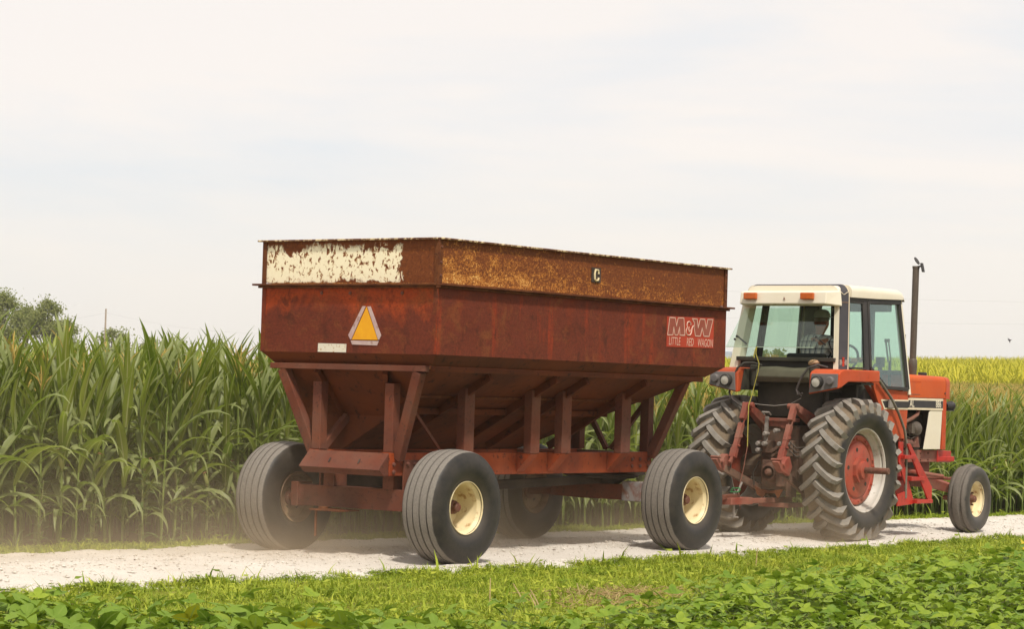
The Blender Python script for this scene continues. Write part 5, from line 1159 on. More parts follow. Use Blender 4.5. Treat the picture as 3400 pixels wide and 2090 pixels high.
# --- three point linkage
for sx in (-1, 1):
    x = sx * 0.32
    T('lift_arm', lambda b: (b.loft([[(sx * 0.36 - 0.06, -0.02, 1.20), (sx * 0.36 + 0.06, -0.02, 1.20), (sx * 0.36 + 0.06, -0.02, 1.36), (sx * 0.36 - 0.06, -0.02, 1.36)], [(x - 0.03, -0.56, 1.48), (x + 0.03, -0.56, 1.48), (x + 0.03, -0.56, 1.56), (x - 0.03, -0.56, 1.56)]]), b.tube([(x - 0.09 * sx, -0.56, 1.525), (x + 0.05 * sx, -0.56, 1.525)], 0.034, 12)), 'linkage_red', 0.006)
    T('lift_link', lambda b: (b.beam((x, -0.565, 1.545), (x, -0.645, 1.36), 0.062, 0.07, side=(0, 1, 0)), b.tube([(x - 0.022, -0.63, 1.38), (x - 0.022, -0.69, 1.24)], 0.008, 6), b.tube([(x + 0.022, -0.63, 1.38), (x + 0.022, -0.69, 1.24)], 0.008, 6), b.beam((x, -0.665, 1.31), (x, -0.745, 1.13), 0.060, 0.062, side=(0, 1, 0)), b.beam((x, -0.745, 1.13), (x, -0.80, 1.01), 0.055, 0.055, side=(0, 1, 0)), b.beam((x, -0.795, 1.03), (x, -0.84, 0.92), 0.08, 0.06, side=(0, 1, 0)),
                              b.tube([(x - 0.055, -0.775, 1.055), (x + 0.055, -0.775, 1.055)], 0.014, 8), b.lathe([(-0.045, 0.046), (-0.015, 0.046)], 14, (x, -0.715, 1.165 + 0.03), 'z'), b.beam((x, -0.84, 0.93), (x, -0.90, 0.86), 0.035, 0.04, side=(0, 1, 0))), 'linkage_red', 0.004)
    T('draft_arm', lambda b: (b.beam((sx * 0.27, -0.12, 0.50), (sx * 0.385, -0.93, 0.80), 0.045, 0.085, side=(0, 0, 1)), b.beam((sx * 0.30, -0.35, 0.62), (sx * 0.20, -0.10, 0.46), 0.03, 0.05)), 'grimy_iron', 0.006)
    T('claw', lambda b: (b.prism([(sx * 0.365, -0.86, 0.74), (sx * 0.365, -1.03, 0.80), (sx * 0.365, -1.12, 0.90), (sx * 0.365, -1.06, 0.915), (sx * 0.365, -1.0, 0.86), (sx * 0.365, -0.93, 0.94), (sx * 0.365, -0.86, 0.96), (sx * 0.365, -0.80, 0.84)], (sx * 0.085, 0, 0)), b.tube([(sx * 0.33, -1.0, 0.87), (sx * 0.47, -1.0, 0.87)], 0.022, 10), b.tube([(sx * 0.33, -1.07, 0.925), (sx * 0.47, -1.07, 0.925)], 0.016, 8)), 'linkage_red', 0.006)
# --- pto housing, valves and fittings on the back of the gearbox
T('top_link_bracket', lambda b: (b.prism([(-0.20, -0.36, 1.36), (0.20, -0.36, 1.36), (0.17, -0.36, 1.30), (0.06, -0.36, 1.26), (0.0, -0.36, 1.285), (-0.2, -0.36, 1.29)], (0, 0.03, 0)), b.box(-0.21, 0.24, -0.38, -0.30, 1.345, 1.385)), 'linkage_red', 0.006)
T('top_link', lambda b: (b.beam((-0.14, -0.40, 1.40), (-0.14, -0.42, 1.10), 0.035, 0.035, side=(0, 1, 0)), b.tube([(-0.17, -0.42, 1.42), (-0.17, -0.46, 1.45), (-0.08, -0.46, 1.45), (-0.08, -0.42, 1.42)], 0.010, 6)), 'bare_steel')
T('valve_block', lambda b: (b.box(-0.24, -0.05, -0.42, -0.34, 0.98, 1.12), b.box(0.04, 0.22, -0.42, -0.34, 0.95, 1.13), b.beam((-0.06, -0.40, 1.0), (0.1, -0.40, 1.11), 0.04, 0.035), b.beam((-0.06, -0.41, 0.94), (0.1, -0.41, 1.03), 0.03, 0.03), b.box(-0.02, 0.0, -0.40, -0.36, 0.72, 1.05), b.box(0.05, 0.07, -0.41, -0.36, 0.74, 1.0)), 'grimy_iron', 0.006)
cb = MB()
for x, z in ((-0.21, 1.085), (-0.21, 1.01), (-0.13, 1.085), (0.08, 1.09), (0.17, 1.09), (0.10, 1.0), (0.02, 1.24), (-0.12, 1.20)):
    cb.lathe([(-0.50, 0.0), (-0.50, 0.020), (-0.485, 0.028), (-0.44, 0.028), (-0.43, 0.022), (-0.40, 0.022)], 12, (x, 0, z), 'y')
obj('coupler', cb, M['bare_steel'], tractor, 40).__setitem__('kind', 'stuff')
T('pto_housing', lambda b: (b.box(-0.17, 0.15, -0.44, -0.33, 0.56, 0.90), b.lathe([(-0.50, 0.075), (-0.49, 0.10), (-0.44, 0.115)], 24, (-0.05, 0, 0.76), 'y', cap=False), b.lathe([(-0.47, 0.05), (-0.54, 0.03), (-0.54, 0.0)], 16, (-0.05, 0, 0.76), 'y'), b.box(0.06, 0.16, -0.52, -0.44, 0.60, 0.78), b.box(-0.24, -0.17, -0.44, -0.30, 0.50, 0.62), b.box(0.15, 0.22, -0.44, -0.30, 0.48, 0.66)), 'grimy_iron', 0.010, 40)
T('pto_shield', lambda b: b.prism([(-0.22, -0.52, 0.60), (-0.18, -0.52, 0.50), (-0.10, -0.52, 0.46), (-0.06, -0.52, 0.52), (0.06, -0.52, 0.52), (0.10, -0.52, 0.46), (0.16, -0.52, 0.56), (0.13, -0.52, 0.57), (0.0, -0.52, 0.55), (-0.14, -0.52, 0.56)], (0, 0.02, 0)), 'rust_steel', 0.003)
T('return_pipe', lambda b: (b.tube([(0.18, -0.42, 1.12), (0.26, -0.40, 1.05), (0.36, -0.35, 1.06), (0.42, -0.2, 1.12)], 0.011, 6), b.tube([(0.18, -0.42, 1.07), (0.26, -0.40, 1.00), (0.36, -0.35, 1.01), (0.42, -0.2, 1.07)], 0.011, 6), b.tube([(0.18, -0.42, 1.02), (0.26, -0.40, 0.95), (0.36, -0.35, 0.96), (0.42, -0.2, 1.02)], 0.011, 6), b.tube([(-0.22, -0.42, 0.88), (-0.30, -0.42, 0.75), (-0.28, -0.42, 0.60)], 0.010, 6)), 'dark_iron', 0, 60)
T('drawbar', lambda b: (b.box(-0.045, 0.045, -1.10, -0.10, 0.415, 0.470), b.box(-0.075, 0.075, -1.48, -1.02, 0.408, 0.486), b.box(-0.20, 0.20, -0.45, -0.10, 0.36, 0.413)), 'linkage_red', 0.006)
hp = T('hitch_pin', lambda b: (b.tube([(0, -1.30, 0.54), (0, -1.30, 0.26)], 0.014, 8), b.tube([(-0.05, -1.30, 0.268), (0.06, -1.30, 0.268)], 0.010, 6), b.tube([(0.02, -1.27, 0.54), (0.05, -1.22, 0.66)], 0.012, 6)), 'bare_steel')
T('pin_handle', lambda b: b.tube([(-0.05, -1.30, 0.545), (0.06, -1.30, 0.55), (0.075, -1.30, 0.575), (0.06, -1.30, 0.595), (-0.02, -1.30, 0.59), (-0.04, -1.30, 0.56)], 0.009, 6), 'handle_green', parent=hp)
# --- steps and grab rail on the near side
T('step_stringer', lambda b: (b.prism([(0.835, 1.20, 1.12), (0.835, 1.27, 1.12), (0.835, 1.845, 0.60), (0.835, 1.845, 0.435), (0.835, 1.76, 0.435), (0.835, 1.34, 0.93)], (-0.02, 0, 0))), 'step_red', 0.003)
T('step_stringer', lambda b: (b.prism([(0.80, 1.06, 1.14), (0.80, 1.16, 1.14), (0.80, 1.16, 0.95), (0.80, 1.43, 0.48), (0.80, 1.43, 0.40), (0.80, 1.05, 0.38), (0.80, 1.05, 0.52), (0.80, 1.28, 0.56), (0.80, 1.06, 0.90)], (-0.02, 0, 0))), 'step_red', 0.003)
T('step_back', lambda b: b.prism([(0.60, 1.12, 1.14), (0.60, 1.28, 1.14), (0.60, 1.80, 0.46), (0.60, 1.42, 0.44)], (-0.015, 0, 0)), 'step_red', 0.002)
for y0, y1, z in ((1.10, 1.385, 0.985), (1.28, 1.62, 0.725), (1.43, 1.835, 0.452)):
    T('step_tread', lambda b: b.box(0.60, 0.856, y0, y1, z - 0.045, z), M['step_red'], 0.004)
T('grab_rail', lambda b: b.tube([(0.80, 0.50, 1.862), (0.80, 0.54, 1.85), (0.80, 0.82, 1.66), (0.80, 1.02, 1.48), (0.80, 1.18, 1.28), (0.80, 1.235, 1.12), (0.80, 1.24, 0.90), (0.80, 1.245, 0.475)], 0.0165, 10), 'handrail', 0, 60)

# ------------------------------------------------------------------ things resting on or tied to the tractor
rp = MB(); rp.tube([(-0.17, -0.625, 2.185), (-0.175, -0.63, 2.12), (-0.135, -0.62, 2.01), (-0.15, -0.61, 1.92), (-0.20, -0.60, 1.76), (-0.225, -0.60, 1.66), (-0.235, -0.66, 1.52), (-0.225, -0.68, 1.30), (-0.20, -0.72, 1.05)], 0.0052, 6)
rp.tube([(-0.165, -0.622, 2.198), (-0.18, -0.635, 2.17), (-0.20, -0.63, 2.10), (-0.195, -0.63, 2.07)], 0.0065, 5)
ro_ = obj('pull_rope', rp, M['rope_yellow'], None, 60, loc=TRA, rot=(0, 0, -TH)); tag(ro_, 'yellow rope tied to the raised rear window, hanging down to the drawbar', 'rope')
rp = MB(); rp.tube([(-0.20, -0.72, 1.05), (-0.195, -0.80, 0.80), (-0.20, -0.86, 0.62), (-0.19, -0.9, 0.50), (-0.10, -1.0, 0.34)], 0.006, 6)
obj('rope_tail', rp, M['hose_brown'], ro_, 60)
rg = MB()
for k in range(7):
    a = k * 0.9; r = random.Random(k)
    rg.lathe([(0, 0.0), (0.008, 0.035), (0.03, 0.045), (0.05, 0.03), (0.062, 0.0)], 7, (0.39 + 0.028 * math.cos(a), -0.27 + 0.028 * math.sin(a), 1.995 + r.uniform(0, 0.02)), 'z')
rgo = obj('work_glove', rg, M['rag_tan'], None, 60, loc=TRA, rot=(0, 0, -TH)); tag(rgo, 'crumpled tan leather glove on the canister below the rear window', 'glove')

# ------------------------------------------------------------------ the driver
def skin_body(name, joints, bones, mat, parent, root=0, sub=2):
    me = bpy.data.meshes.new(name); me.from_pydata([j[0] for j in joints], bones, []); me.materials.append(mat)
    o = link(name, me, parent); bm = bmesh.new(); bm.from_mesh(me); ly = bm.verts.layers.skin.verify(); bm.verts.ensure_lookup_table()
    for i, j in enumerate(joints):
        s = bm.verts[i][ly]; s.radius = (j[1], j[2] if len(j) > 2 else j[1]); s.use_root = (i == root)
    bm.to_mesh(me); bm.free()
    o.modifiers.new('skin', 'SKIN').use_smooth_shade = True
    m = o.modifiers.new('sub', 'SUBSURF'); m.levels = sub; m.render_levels = sub
    return o
drv = empty('person', TRA + FW * 0.42 + RT * 0.02 + Vector((0, 0, 1.78)), -TH - 0.30)
tag(drv, 'driver in plaid shirt and grey cap seated in the tractor cab', 'person')
J = [((0, 0, 0.10), 0.13, 0.10), ((0, -0.01, 0.28), 0.12, 0.09), ((0.01, 0.0, 0.45), 0.13, 0.085), ((0.015, 0.01, 0.56), 0.06, 0.055), ((0.02, 0.03, 0.63), 0.055, 0.055), ((0.02, 0.05, 0.70), 0.075, 0.085), ((0.02, 0.06, 0.78), 0.080, 0.095), ((0.02, 0.05, 0.85), 0.06, 0.07),
     ((-0.20, 0.01, 0.51), 0.065), ((-0.25, 0.14, 0.32), 0.048), ((-0.16, 0.40, 0.30), 0.034), ((-0.14, 0.49, 0.31), 0.036),
     ((0.22, 0.01, 0.51), 0.065), ((0.27, 0.14, 0.32), 0.048), ((0.18, 0.40, 0.30), 0.034), ((0.16, 0.49, 0.31), 0.036),
     ((-0.11, 0.10, 0.06), 0.09), ((-0.13, 0.48, 0.06), 0.065), ((-0.13, 0.56, -0.28), 0.045), ((-0.13, 0.66, -0.29), 0.04),
     ((0.11, 0.10, 0.06), 0.09), ((0.13, 0.48, 0.06), 0.065), ((0.13, 0.56, -0.28), 0.045), ((0.13, 0.66, -0.29), 0.04), ((0.02, 0.150, 0.755), 0.014), ((0.095, 0.045, 0.755), 0.016), ((-0.055, 0.045, 0.755), 0.016)]
BN = [(0, 1), (1, 2), (2, 3), (3, 4), (4, 5), (5, 6), (6, 7), (2, 8), (8, 9), (9, 10), (10, 11), (2, 12), (12, 13), (13, 14), (14, 15), (0, 16), (16, 17), (17, 18), (18, 19), (0, 20), (20, 21), (21, 22), (22, 23), (6, 24), (6, 25), (6, 26)]
skin_body('body', J, BN, M['skin'], drv)
def hand(sx):
    b = MB(); bx_, by_, bz_ = (0.16 if sx > 0 else -0.14), 0.49, 0.31
    for k in range(4):
        x = bx_ + (k - 1.5) * 0.019; b.tube([(x, by_ + 0.02, bz_ + 0.015), (x, by_ + 0.07, bz_ + 0.03 - 0.003 * k), (x, by_ + 0.085, bz_ + 0.0), (x, by_ + 0.065, bz_ - 0.02)], [0.010, 0.0095, 0.009, 0.007], 7)
    b.tube([(bx_ - sx * 0.03, by_ - 0.01, bz_), (bx_ - sx * 0.05, by_ + 0.03, bz_ - 0.01), (bx_ - sx * 0.035, by_ + 0.06, bz_ - 0.02)], [0.012, 0.011, 0.008], 7)
    return b
for sx in (-1, 1): obj('hand', hand(sx), M['skin'], drv, 60)
g_ = lambda i, s=1.0, a=0.012: (J[i][0], *(r * s + a for r in J[i][1:]))
sj = [((0, 0, 0.08), 0.185, 0.14), ((0, -0.01, 0.28), 0.18, 0.135), ((0.01, -0.005, 0.47), 0.20, 0.145), ((0.018, 0.018, 0.60), 0.085, 0.085), g_(8, 1.05), ((-0.25, 0.14, 0.32), 0.062), ((-0.185, 0.33, 0.30), 0.05), g_(12, 1.05), ((0.27, 0.14, 0.32), 0.062), ((0.205, 0.33, 0.30), 0.05)]
skin_body('shirt', sj, [(0, 1), (1, 2), (2, 3), (2, 4), (4, 5), (5, 6), (2, 7), (7, 8), (8, 9)], M['plaid'], drv)
pj = [((0, 0.04, 0.06), 0.15, 0.12), g_(16), g_(17), g_(18), g_(20), g_(21), g_(22)]
skin_body('trousers', pj, [(0, 1), (1, 2), (2, 3), (0, 4), (4, 5), (5, 6)], M['denim'], drv)
b = MB(); b.lathe([(0.80, 0.098), (0.84, 0.095), (0.875, 0.078), (0.895, 0.045), (0.90, 0.0)], 20, (0.02, 0.055, 0), 'z', cap=False)
b.prism([(0.02 + 0.075 * math.cos(a), 0.13 + 0.09 * math.sin(a), 0.808) for a in np.linspace(-0.3, PI + 0.3, 10)], (0, 0, 0.006)); obj('cap', b, M['cap_grey'], drv, 50)
b = MB(); b.lathe([(0.70, 0.070), (0.74, 0.084), (0.80, 0.092)], 20, (0.02, 0.045, 0), 'z', cap=False); obj('hair', b, M['hair'], drv, 50)
b = MB()
for x in (-0.012, 0.052): b.lathe([(0, 0.0), (0.004, 0.009), (0.008, 0.0)], 8, (x, 0.142, 0.785), 'y')
b.box(0.0, 0.04, 0.128, 0.134, 0.712, 0.717); obj('face_features', b, M['hair'], drv, 50)

# ================================================================== SOYBEANS in the foreground
def leaf_tri(seed):
    r = random.Random(seed); parts = []
    pe = r.uniform(0.08, 0.13); hz2 = pe * r.uniform(0.4, 0.9)
    parts.append((strip((0, 0, 0), (pe, 0, hz2), 0.0022), 1))
    for az, L, off in ((0.0, 0.118, 0.020), (1.15, 0.105, 0.0), (-1.15, 0.105, 0.0)):
        tpl = ribbon(L * r.uniform(0.9, 1.12), 0.070, math.radians(r.uniform(62, 92)), math.radians(r.uniform(92, 128)), 1.0, 4, r.uniform(0.05, 0.22), r.uniform(-0.25, 0.25), 0.04, seed * 10 + int(az * 5), prof='ovate', cols=3)
        parts.append((xf(tpl, az + r.uniform(-0.15, 0.15), (pe + off, 0, hz2), 1.0), 0))
    return join(parts)
SOYL = [leaf_tri(i) for i in range(9)]
soy_me = [np_mesh('leaf', v, q, [M['soy_leaf'], M['soy_stem']], mi, u) for v, q, u, mi in SOYL]
b = MB(); b.tube([(0, 0, 0), (0.005, 0.004, 0.15), (-0.006, 0.003, 0.30), (0.004, -0.003, 0.42)], [0.006, 0.005, 0.004, 0.002], 5); soy_stem = b.mesh('stem', M['soy_stem'], 60)
EU = np.array([-14, -9.6, -8.9, -8.1, -7.2, -6.2, -5.2, -4.2, -2, 1.2, 6]); EV = np.array([4.2, 4.45, 4.75, 6.2, 7.05, 7.1, 6.95, 6.55, 6.4, 6.2, 5.9])
cand, beyond = [], []
for v in np.arange(4.3, 14.0, 0.30):
    for u in np.arange(-15.0, 8.0, 0.20):
        uu = u + random.uniform(-0.09, 0.09); vv = v + random.uniform(-0.09, 0.09)
        if vv < np.interp(uu, EU, EV) + random.uniform(-0.12, 0.12): continue
        p = wl(vv, uu); e = cam.matrix_world.inverted() @ Vector((p.x, p.y, 0.35)); px = e.x / -e.z * 8152.86; py = e.y / -e.z * 8152.86
        mg = 0.35 / -e.z * 8152.86
        wide = 2.2 / -e.z * 8152.86
        if abs(px) > 1700 + wide or py < -1045 - wide * 0.5: continue
        (cand if abs(px) < 1700 + mg and py > -1045 - mg * 1.1 else beyond).append((-e.z, p))
cand.sort(key=lambda c: c[0])
NS = 296
def soy_h(d): return 1.0
for i, (dist, p) in enumerate(cand[:NS]):
    r = random.Random(5000 + i); k = r.uniform(0.86, 1.12)
    where = ('along the bottom picture edge', 'just above the bottom edge', 'in the lower bean rows', 'in the upper bean rows', 'at the top of the near beans')[min(4, i * 5 // NS)]
    e = cam.matrix_world.inverted() @ p; sx = e.x / -e.z * 8152.86
    side = next(w for lim, w in ((-1050, 'far left'), (-400, 'left of centre'), (250, 'centre'), (900, 'right of centre'), (9999, 'far right')) if sx < lim)
    t = empty('soybean_plant', (p.x, p.y, -0.02), r.uniform(0, 6.28)); t.scale = (k, k, k)
    tag(t, 'leafy green soybean plant %s, %s' % (where, side), 'soybean plant', 'soybean plants %s, %s' % (where, side))
    link('stem', soy_stem, t); az = 0.0
    fine_ = float(sstep(-900, 700, sx)); nl_ = 18 + int(5 * fine_); ls = 0.92 - 0.30 * fine_; t.scale = (k, k, k * (1.0 - 0.10 * fine_))
    for j in range(nl_):
        z = 0.05 + 0.36 * (j / (nl_ - 1)) ** 0.8; az += 2.4 + r.uniform(-0.4, 0.4); s = ls * r.uniform(0.75, 1.2) * (1.0 if j < nl_ - 3 else 0.8)
        link('leaf', soy_me[r.randrange(9)], t, (0, 0, z), (r.uniform(-0.6, 0.6), r.uniform(-0.75, 0.35), az), (s, s, s))
rest = cand[NS:] + beyond
soy_t = []
for i in range(5):
    r = random.Random(i); parts = []; az = 0
    for j in range(20):
        z = 0.06 + 0.34 * (j / 19) ** 0.8; az += 2.4 + r.uniform(-0.4, 0.4); v, q, u, mi = SOYL[r.randrange(9)]; s = r.uniform(0.5, 0.8)
        w, q2, u2 = xf((v, q, u), az, (0, 0, z), s, r.uniform(-0.7, 0.4))
        for m_ in (0, 1): 
            parts.append(((w, q2[mi == m_], u2), m_))
    soy_t.append(join(parts))
if rest:
    P_ = np.array([(p.x, p.y, -0.02) for _, p in rest])
    o = link('bean_rows', replicate('bean_rows', soy_t, P_, rng.uniform(0, 6.28, len(P_)), rng.uniform(0.88, 1.15, len(P_)), [M['soy_mass_leaf'], M['soy_stem']])); tag(o, 'farthest green soybean rows merging into one mass beside the grass', kind='stuff')
# a yellowed bean leaf and dry straws standing out of the patch
q = wl(5.75, 2.05)
b = ribbon(0.17, 0.085, 0.5, 1.3, 1, 4, 0.15, 0.2, 0.05, 3, prof='ovate')
M['yellow_leaf'] = leafmat('yellow_leaf', (0.62, 0.50, 0.03), (0.66, 0.52, 0.03), None)
o = link('yellow_leaf', tmesh('yellow_leaf', b, M['yellow_leaf']), None, (q.x, q.y, 0.33), (0.2, -0.3, 2.0)); tag(o, 'yellowed bean leaf among the green plants at the right edge', 'leaf')
def on_ground(px, py):
    x, y = (px - 1700) / 8152.86, (1045 - py) / 8152.86; d = cx * x + cy * y + D0
    return Vector((0, 0, CAM_H)) + d * (-CAM_H / d.z)
for i, (px, py, h, ln) in enumerate(((1625, 2036, 0.25, 0.0), (1746, 2012, 0.16, -0.10), (1804, 2038, 0.17, -0.10), (1792, 2038, 0.14, -0.08), (1931, 1995, 0.13, -0.04), (2510, 1880, 0.17, 0.01))):
    q = on_ground(px, py); b = MB(); b.tube([(0, 0, -0.02), (ln * 0.5, 0.0, h * 0.5), (ln, 0.0, h)], [0.006, 0.005, 0.004], 5)
    o = obj('dry_stalk', b, M['straw'], None, 60, loc=q)
    tag(o, ('tallest dry tan stalk, upright left of the bare patch', 'dry stalk leaning left, leftmost of the three leaning ones', 'longest leaning dry stalk left of the bare patch', 'shorter dry stalk leaning close beside the longest leaning one', 'short dry stalk in the bare straw patch', 'thin dry stalk upright on the grass below the tractor')[i], 'dry stalk', 'dry stalks among the beans')

# ================================================================== WEEDS along the corn's foot
wl_t = [ribbon(0.15 + 0.03 * i, 0.042, math.radians(40 + 10 * i), math.radians(95 + 10 * i), 1.0, 4, 0.15, 0.3 * (i - 1), 0.05, 80 + i, prof='ovate') for i in range(3)]
weed_me = [tmesh('leaf', t_, M['weed_leaf']) for t_ in wl_t]
gl_t = [ribbon(0.55, 0.020, math.radians(12 + 10 * i), math.radians(120 + 15 * i), 1.5, 6, 0.2, 0.2, 0.02, 90 + i, prof='blade') for i in range(3)]
gla_me = [tmesh('blade', t_, M['weed_leaf']) for t_ in gl_t]
b = MB(); b.tube([(0, 0, 0), (0.01, 0.01, 0.3), (-0.01, 0.0, 0.62)], [0.007, 0.006, 0.003], 5); weed_stem = b.mesh('stem', M['soy_stem'], 60)
for i, arc in enumerate((-0.7, 0.35, 1.05, 1.5, 2.0, 2.35, 3.0, 3.35, 4.1, 4.6, 6.3, 8.1, 9.4)):
    r = random.Random(300 + i); p = corn_at(arc, -0.12 + r.uniform(-0.08, 0.08)); k = r.uniform(0.7, 1.15) * (1.0 if arc < 5 else 0.7)
    t = empty('weed', (p[0], p[1], -0.02), r.uniform(0, 6)); t.scale = (k, k, k)
    tag(t, 'leafy weed at the foot of the corn, %s' % ('left of the wagon' if arc < 5 else 'under the wagon'), 'weed', 'weeds at the foot of the corn %s' % ('left of the wagon' if arc < 5 else 'under the wagon'))
    link('stem', weed_stem, t)
    for j in range(22):
        z = 0.06 + 0.56 * j / 21; s = r.uniform(0.7, 1.1) * (1.1 - 0.5 * j / 21)
        link('leaf', r.choice(weed_me), t, (0, 0, z), (0, r.uniform(-0.2, 0.2), j * 2.4), (s, s, s))
for i, arc in enumerate((-1.1, 0.0, 0.8, 1.8, 2.7, 3.7, 5.3, 7.2, 10.4, 12.2)):
    r = random.Random(400 + i); p = corn_at(arc, -0.2 + r.uniform(-0.06, 0.06)); k = r.uniform(0.6, 1.0)
    t = empty('grass_tuft', (p[0], p[1], -0.02), r.uniform(0, 6)); t.scale = (k, k, k)
    tag(t, 'tuft of long arching grass at the corn edge, %s' % ('left of the wagon' if arc < 5 else 'beyond the wagon'), 'grass tuft', 'grass tufts at the corn edge %s' % ('left of the wagon' if arc < 5 else 'beyond the wagon'))
    for j in range(14):
        s = r.uniform(0.6, 1.1); link('blade', r.choice(gla_me), t, (r.uniform(-0.03, 0.03), r.uniform(-0.03, 0.03), 0), (0, 0, j * 2.4), (s, s, s))

# ================================================================== FAR THINGS: trees, pole, wires, tank, bird
def ray_at(px, py, dist):              # px, py in the 3400 x 2090 photograph
    x, y = (px - 1700) / 8152.86, (1045 - py) / 8152.86
    d = cx * x + cy * y + D0; d /= d.y
    return Vector((0, 0, CAM_H)) + d * dist
def tree(px, dist, top_py, wid, label, n, leaf, seed, lobes=9, squash=1.0, group='trees on the skyline'):
    top = ray_at(px, top_py, dist); base = float(terrain(top.x, top.y)) - 0.1; H = top.z - base
    r = np.random.default_rng(seed)
    t = empty('tree', (top.x, top.y, base)); tag(t, label, 'tree', group)
    b = MB(); b.tube([(0, 0, 0), (0.05, 0, H * 0.25), (0.0, 0.05, H * 0.55), (0.05, 0, H * 0.85)], [H * 0.028, H * 0.022, H * 0.014, H * 0.004], 8)
    C = []
    for k in range(lobes):
        a = r.uniform(0, 2 * PI); f = r.uniform(0, 1); z = H * (0.30 + 0.56 * f); rad = wid * (1.0 - 0.55 * f) * r.uniform(0.35, 1.0)
        c = np.array((math.cos(a) * rad, math.sin(a) * rad, z)); s = wid * r.uniform(0.26, 0.52); C.append((c, s))
        b.tube([(0, 0, z * 0.62), tuple(c * np.array((0.5, 0.5, 0.9))), tuple(c)], [H * 0.010, H * 0.007, H * 0.003], 5)
    C.append((np.array((0, 0, H * 0.90)), wid * 0.30))
    obj('trunk', b, M['bark'], t, 60)
    which = r.integers(0, len(C), n); cen = np.array([c for c, _ in C])[which]; sz = np.array([s for _, s in C])[which]
    d = r.normal(0, 1, (n, 3)); d /= np.linalg.norm(d, axis=1)[:, None]
    pos = cen + d * (sz * np.abs(r.normal(0, 0.62, n)))[:, None] * np.array((1, 1, 0.8 * squash)); pos[:, 2] = np.clip(pos[:, 2], H * 0.12, H)
    a = r.normal(0, 1, (n, 3)); a /= np.linalg.norm(a, axis=1)[:, None]; bb = np.cross(a, r.normal(0, 1, (n, 3))); bb /= np.linalg.norm(bb, axis=1)[:, None]
    s = (leaf * r.uniform(0.6, 1.3, n))[:, None]
    V = np.stack([pos - a * s, pos - bb * s * 0.6, pos + a * s, pos + bb * s * 0.6], 1).reshape(-1, 3)
    link('crown', np_mesh('crown', V, np.arange(n * 4).reshape(-1, 4), [M['tree_leaf']], rnd=np.repeat(r.uniform(0, 1, n), 4), smooth=False), t)
TG = 'trees beyond the corn at the left'
tree(10, 200, 956, 3.1, 'tallest tree behind the corn, cut by the left picture edge', 17000, 0.10, 1, 12, group=TG)
tree(92, 204, 1000, 2.1, 'low rounded tree between the two tallest at the left', 9000, 0.10, 12, 10, group=TG)
tree(160, 198, 978, 2.3, 'second tall tree behind the corn, right of the tallest', 12000, 0.10, 3, 13, group=TG)
tree(222, 205, 1050, 1.8, 'shorter bushy tree at the right end of the left clump', 8000, 0.10, 4, 9, group=TG)
tree(-70, 205, 1005, 2.4, 'tree at the very left edge, only its side showing', 8000, 0.10, 5, 8, group=TG)
tree(372, 290, 1086, 2.8, 'distant grey green tree above the corn, nearest the utility pole', 5000, 0.16, 6, 9, group='small distant trees above the corn')
tree(505, 310, 1118, 2.8, 'distant grey green tree above the corn, second from the wagon', 5000, 0.16, 7, 9, group='small distant trees above the corn')
tree(600, 310, 1134, 3.2, 'low wide distant tree above the corn, closest to the wagon', 5000, 0.16, 8, 9, group='small distant trees above the corn')
tree(642, 320, 1156, 2.0, 'lowest distant tree above the corn beside the wagon', 2000, 0.2, 18, 8, group='small distant trees above the corn')
tree(2583, 400, 1158, 2.3, 'round distant tree seen through the tractor rear window', 2600, 0.26, 9, 8, group='trees seen through the cab')
tree(2535, 405, 1164, 2.6, 'low distant tree seen through the cab beside the rope', 2400, 0.26, 10, 8, group='trees seen through the cab')
tree(2412, 400, 1176, 1.2, 'small distant bush by the pale tank', 900, 0.26, 11, 6, group='trees seen through the cab')
# utility pole with two crossing wires
pt = ray_at(352, 1026, 240)
po = empty('utility_pole', (pt.x, pt.y, -0.1)); tag(po, 'weathered utility pole rising behind the corn at the left', 'utility pole')
b = MB(); b.tube([(0, 0, 0), (0, 0, pt.z + 0.1)], [0.12, 0.075], 10); obj('shaft', b, M['pole_wood'], po, 60)
def wire(a, c, sag, label, rad=0.006):
    a, c = Vector(a), Vector(c); b = MB(); n = 16
    b.tube([a.lerp(c, i / n) - Vector((0, 0, 4 * sag * (i / n) * (1 - i / n))) for i in range(n + 1)], rad, 4)
    tag(obj('power_line', b, M['wire'], None), label, 'power line', 'power lines')
tp = Vector((pt.x, pt.y, pt.z - 0.4))
wire(tp + Vector((0, 0, 0)), ray_at(-300, 1080, 250), 0.8, 'faint power line leaving the utility pole towards the left')
wire(tp + Vector((0.1, 0, 0)), ray_at(1250, 1080, 250), 1.4, 'faint power line from the utility pole towards the red wagon')
wire(ray_at(2300, 960, 220), ray_at(3600, 1005, 215), 0.25, 'upper faint power line crossing the sky behind the exhaust pipe')
wire(ray_at(2300, 1052, 222), ray_at(3600, 1078, 217), 0.2, 'lower faint power line crossing the sky behind the exhaust pipe')
tk = ray_at(2405, 1163, 398); tb = float(terrain(tk.x, tk.y)) - 0.2
b = MB(); b.lathe([(0, 1.25), (tk.z - tb - 0.25, 1.25), (tk.z - tb, 0.3), (tk.z - tb + 0.05, 0.0)], 24, axis='z')
for z in np.arange(0.8, tk.z - tb - 0.4, 0.9): b.lathe([(z, 1.25), (z + 0.03, 1.28), (z + 0.06, 1.25)], 24, axis='z')
tag(obj('storage_tank', b, M['tank_blue'], None, 40, loc=(tk.x, tk.y, tb)), 'pale blue grey storage tank on the skyline beside the cab', 'tank')
bp = ray_at(3352, 1131, 60)
b = MB(); b.tube([(-0.05, 0, 0), (-0.02, 0, 0.004), (0.02, 0, 0.002), (0.045, 0, 0.012), (0.06, 0, 0.012)], [0.004, 0.016, 0.018, 0.010, 0.002], 8)
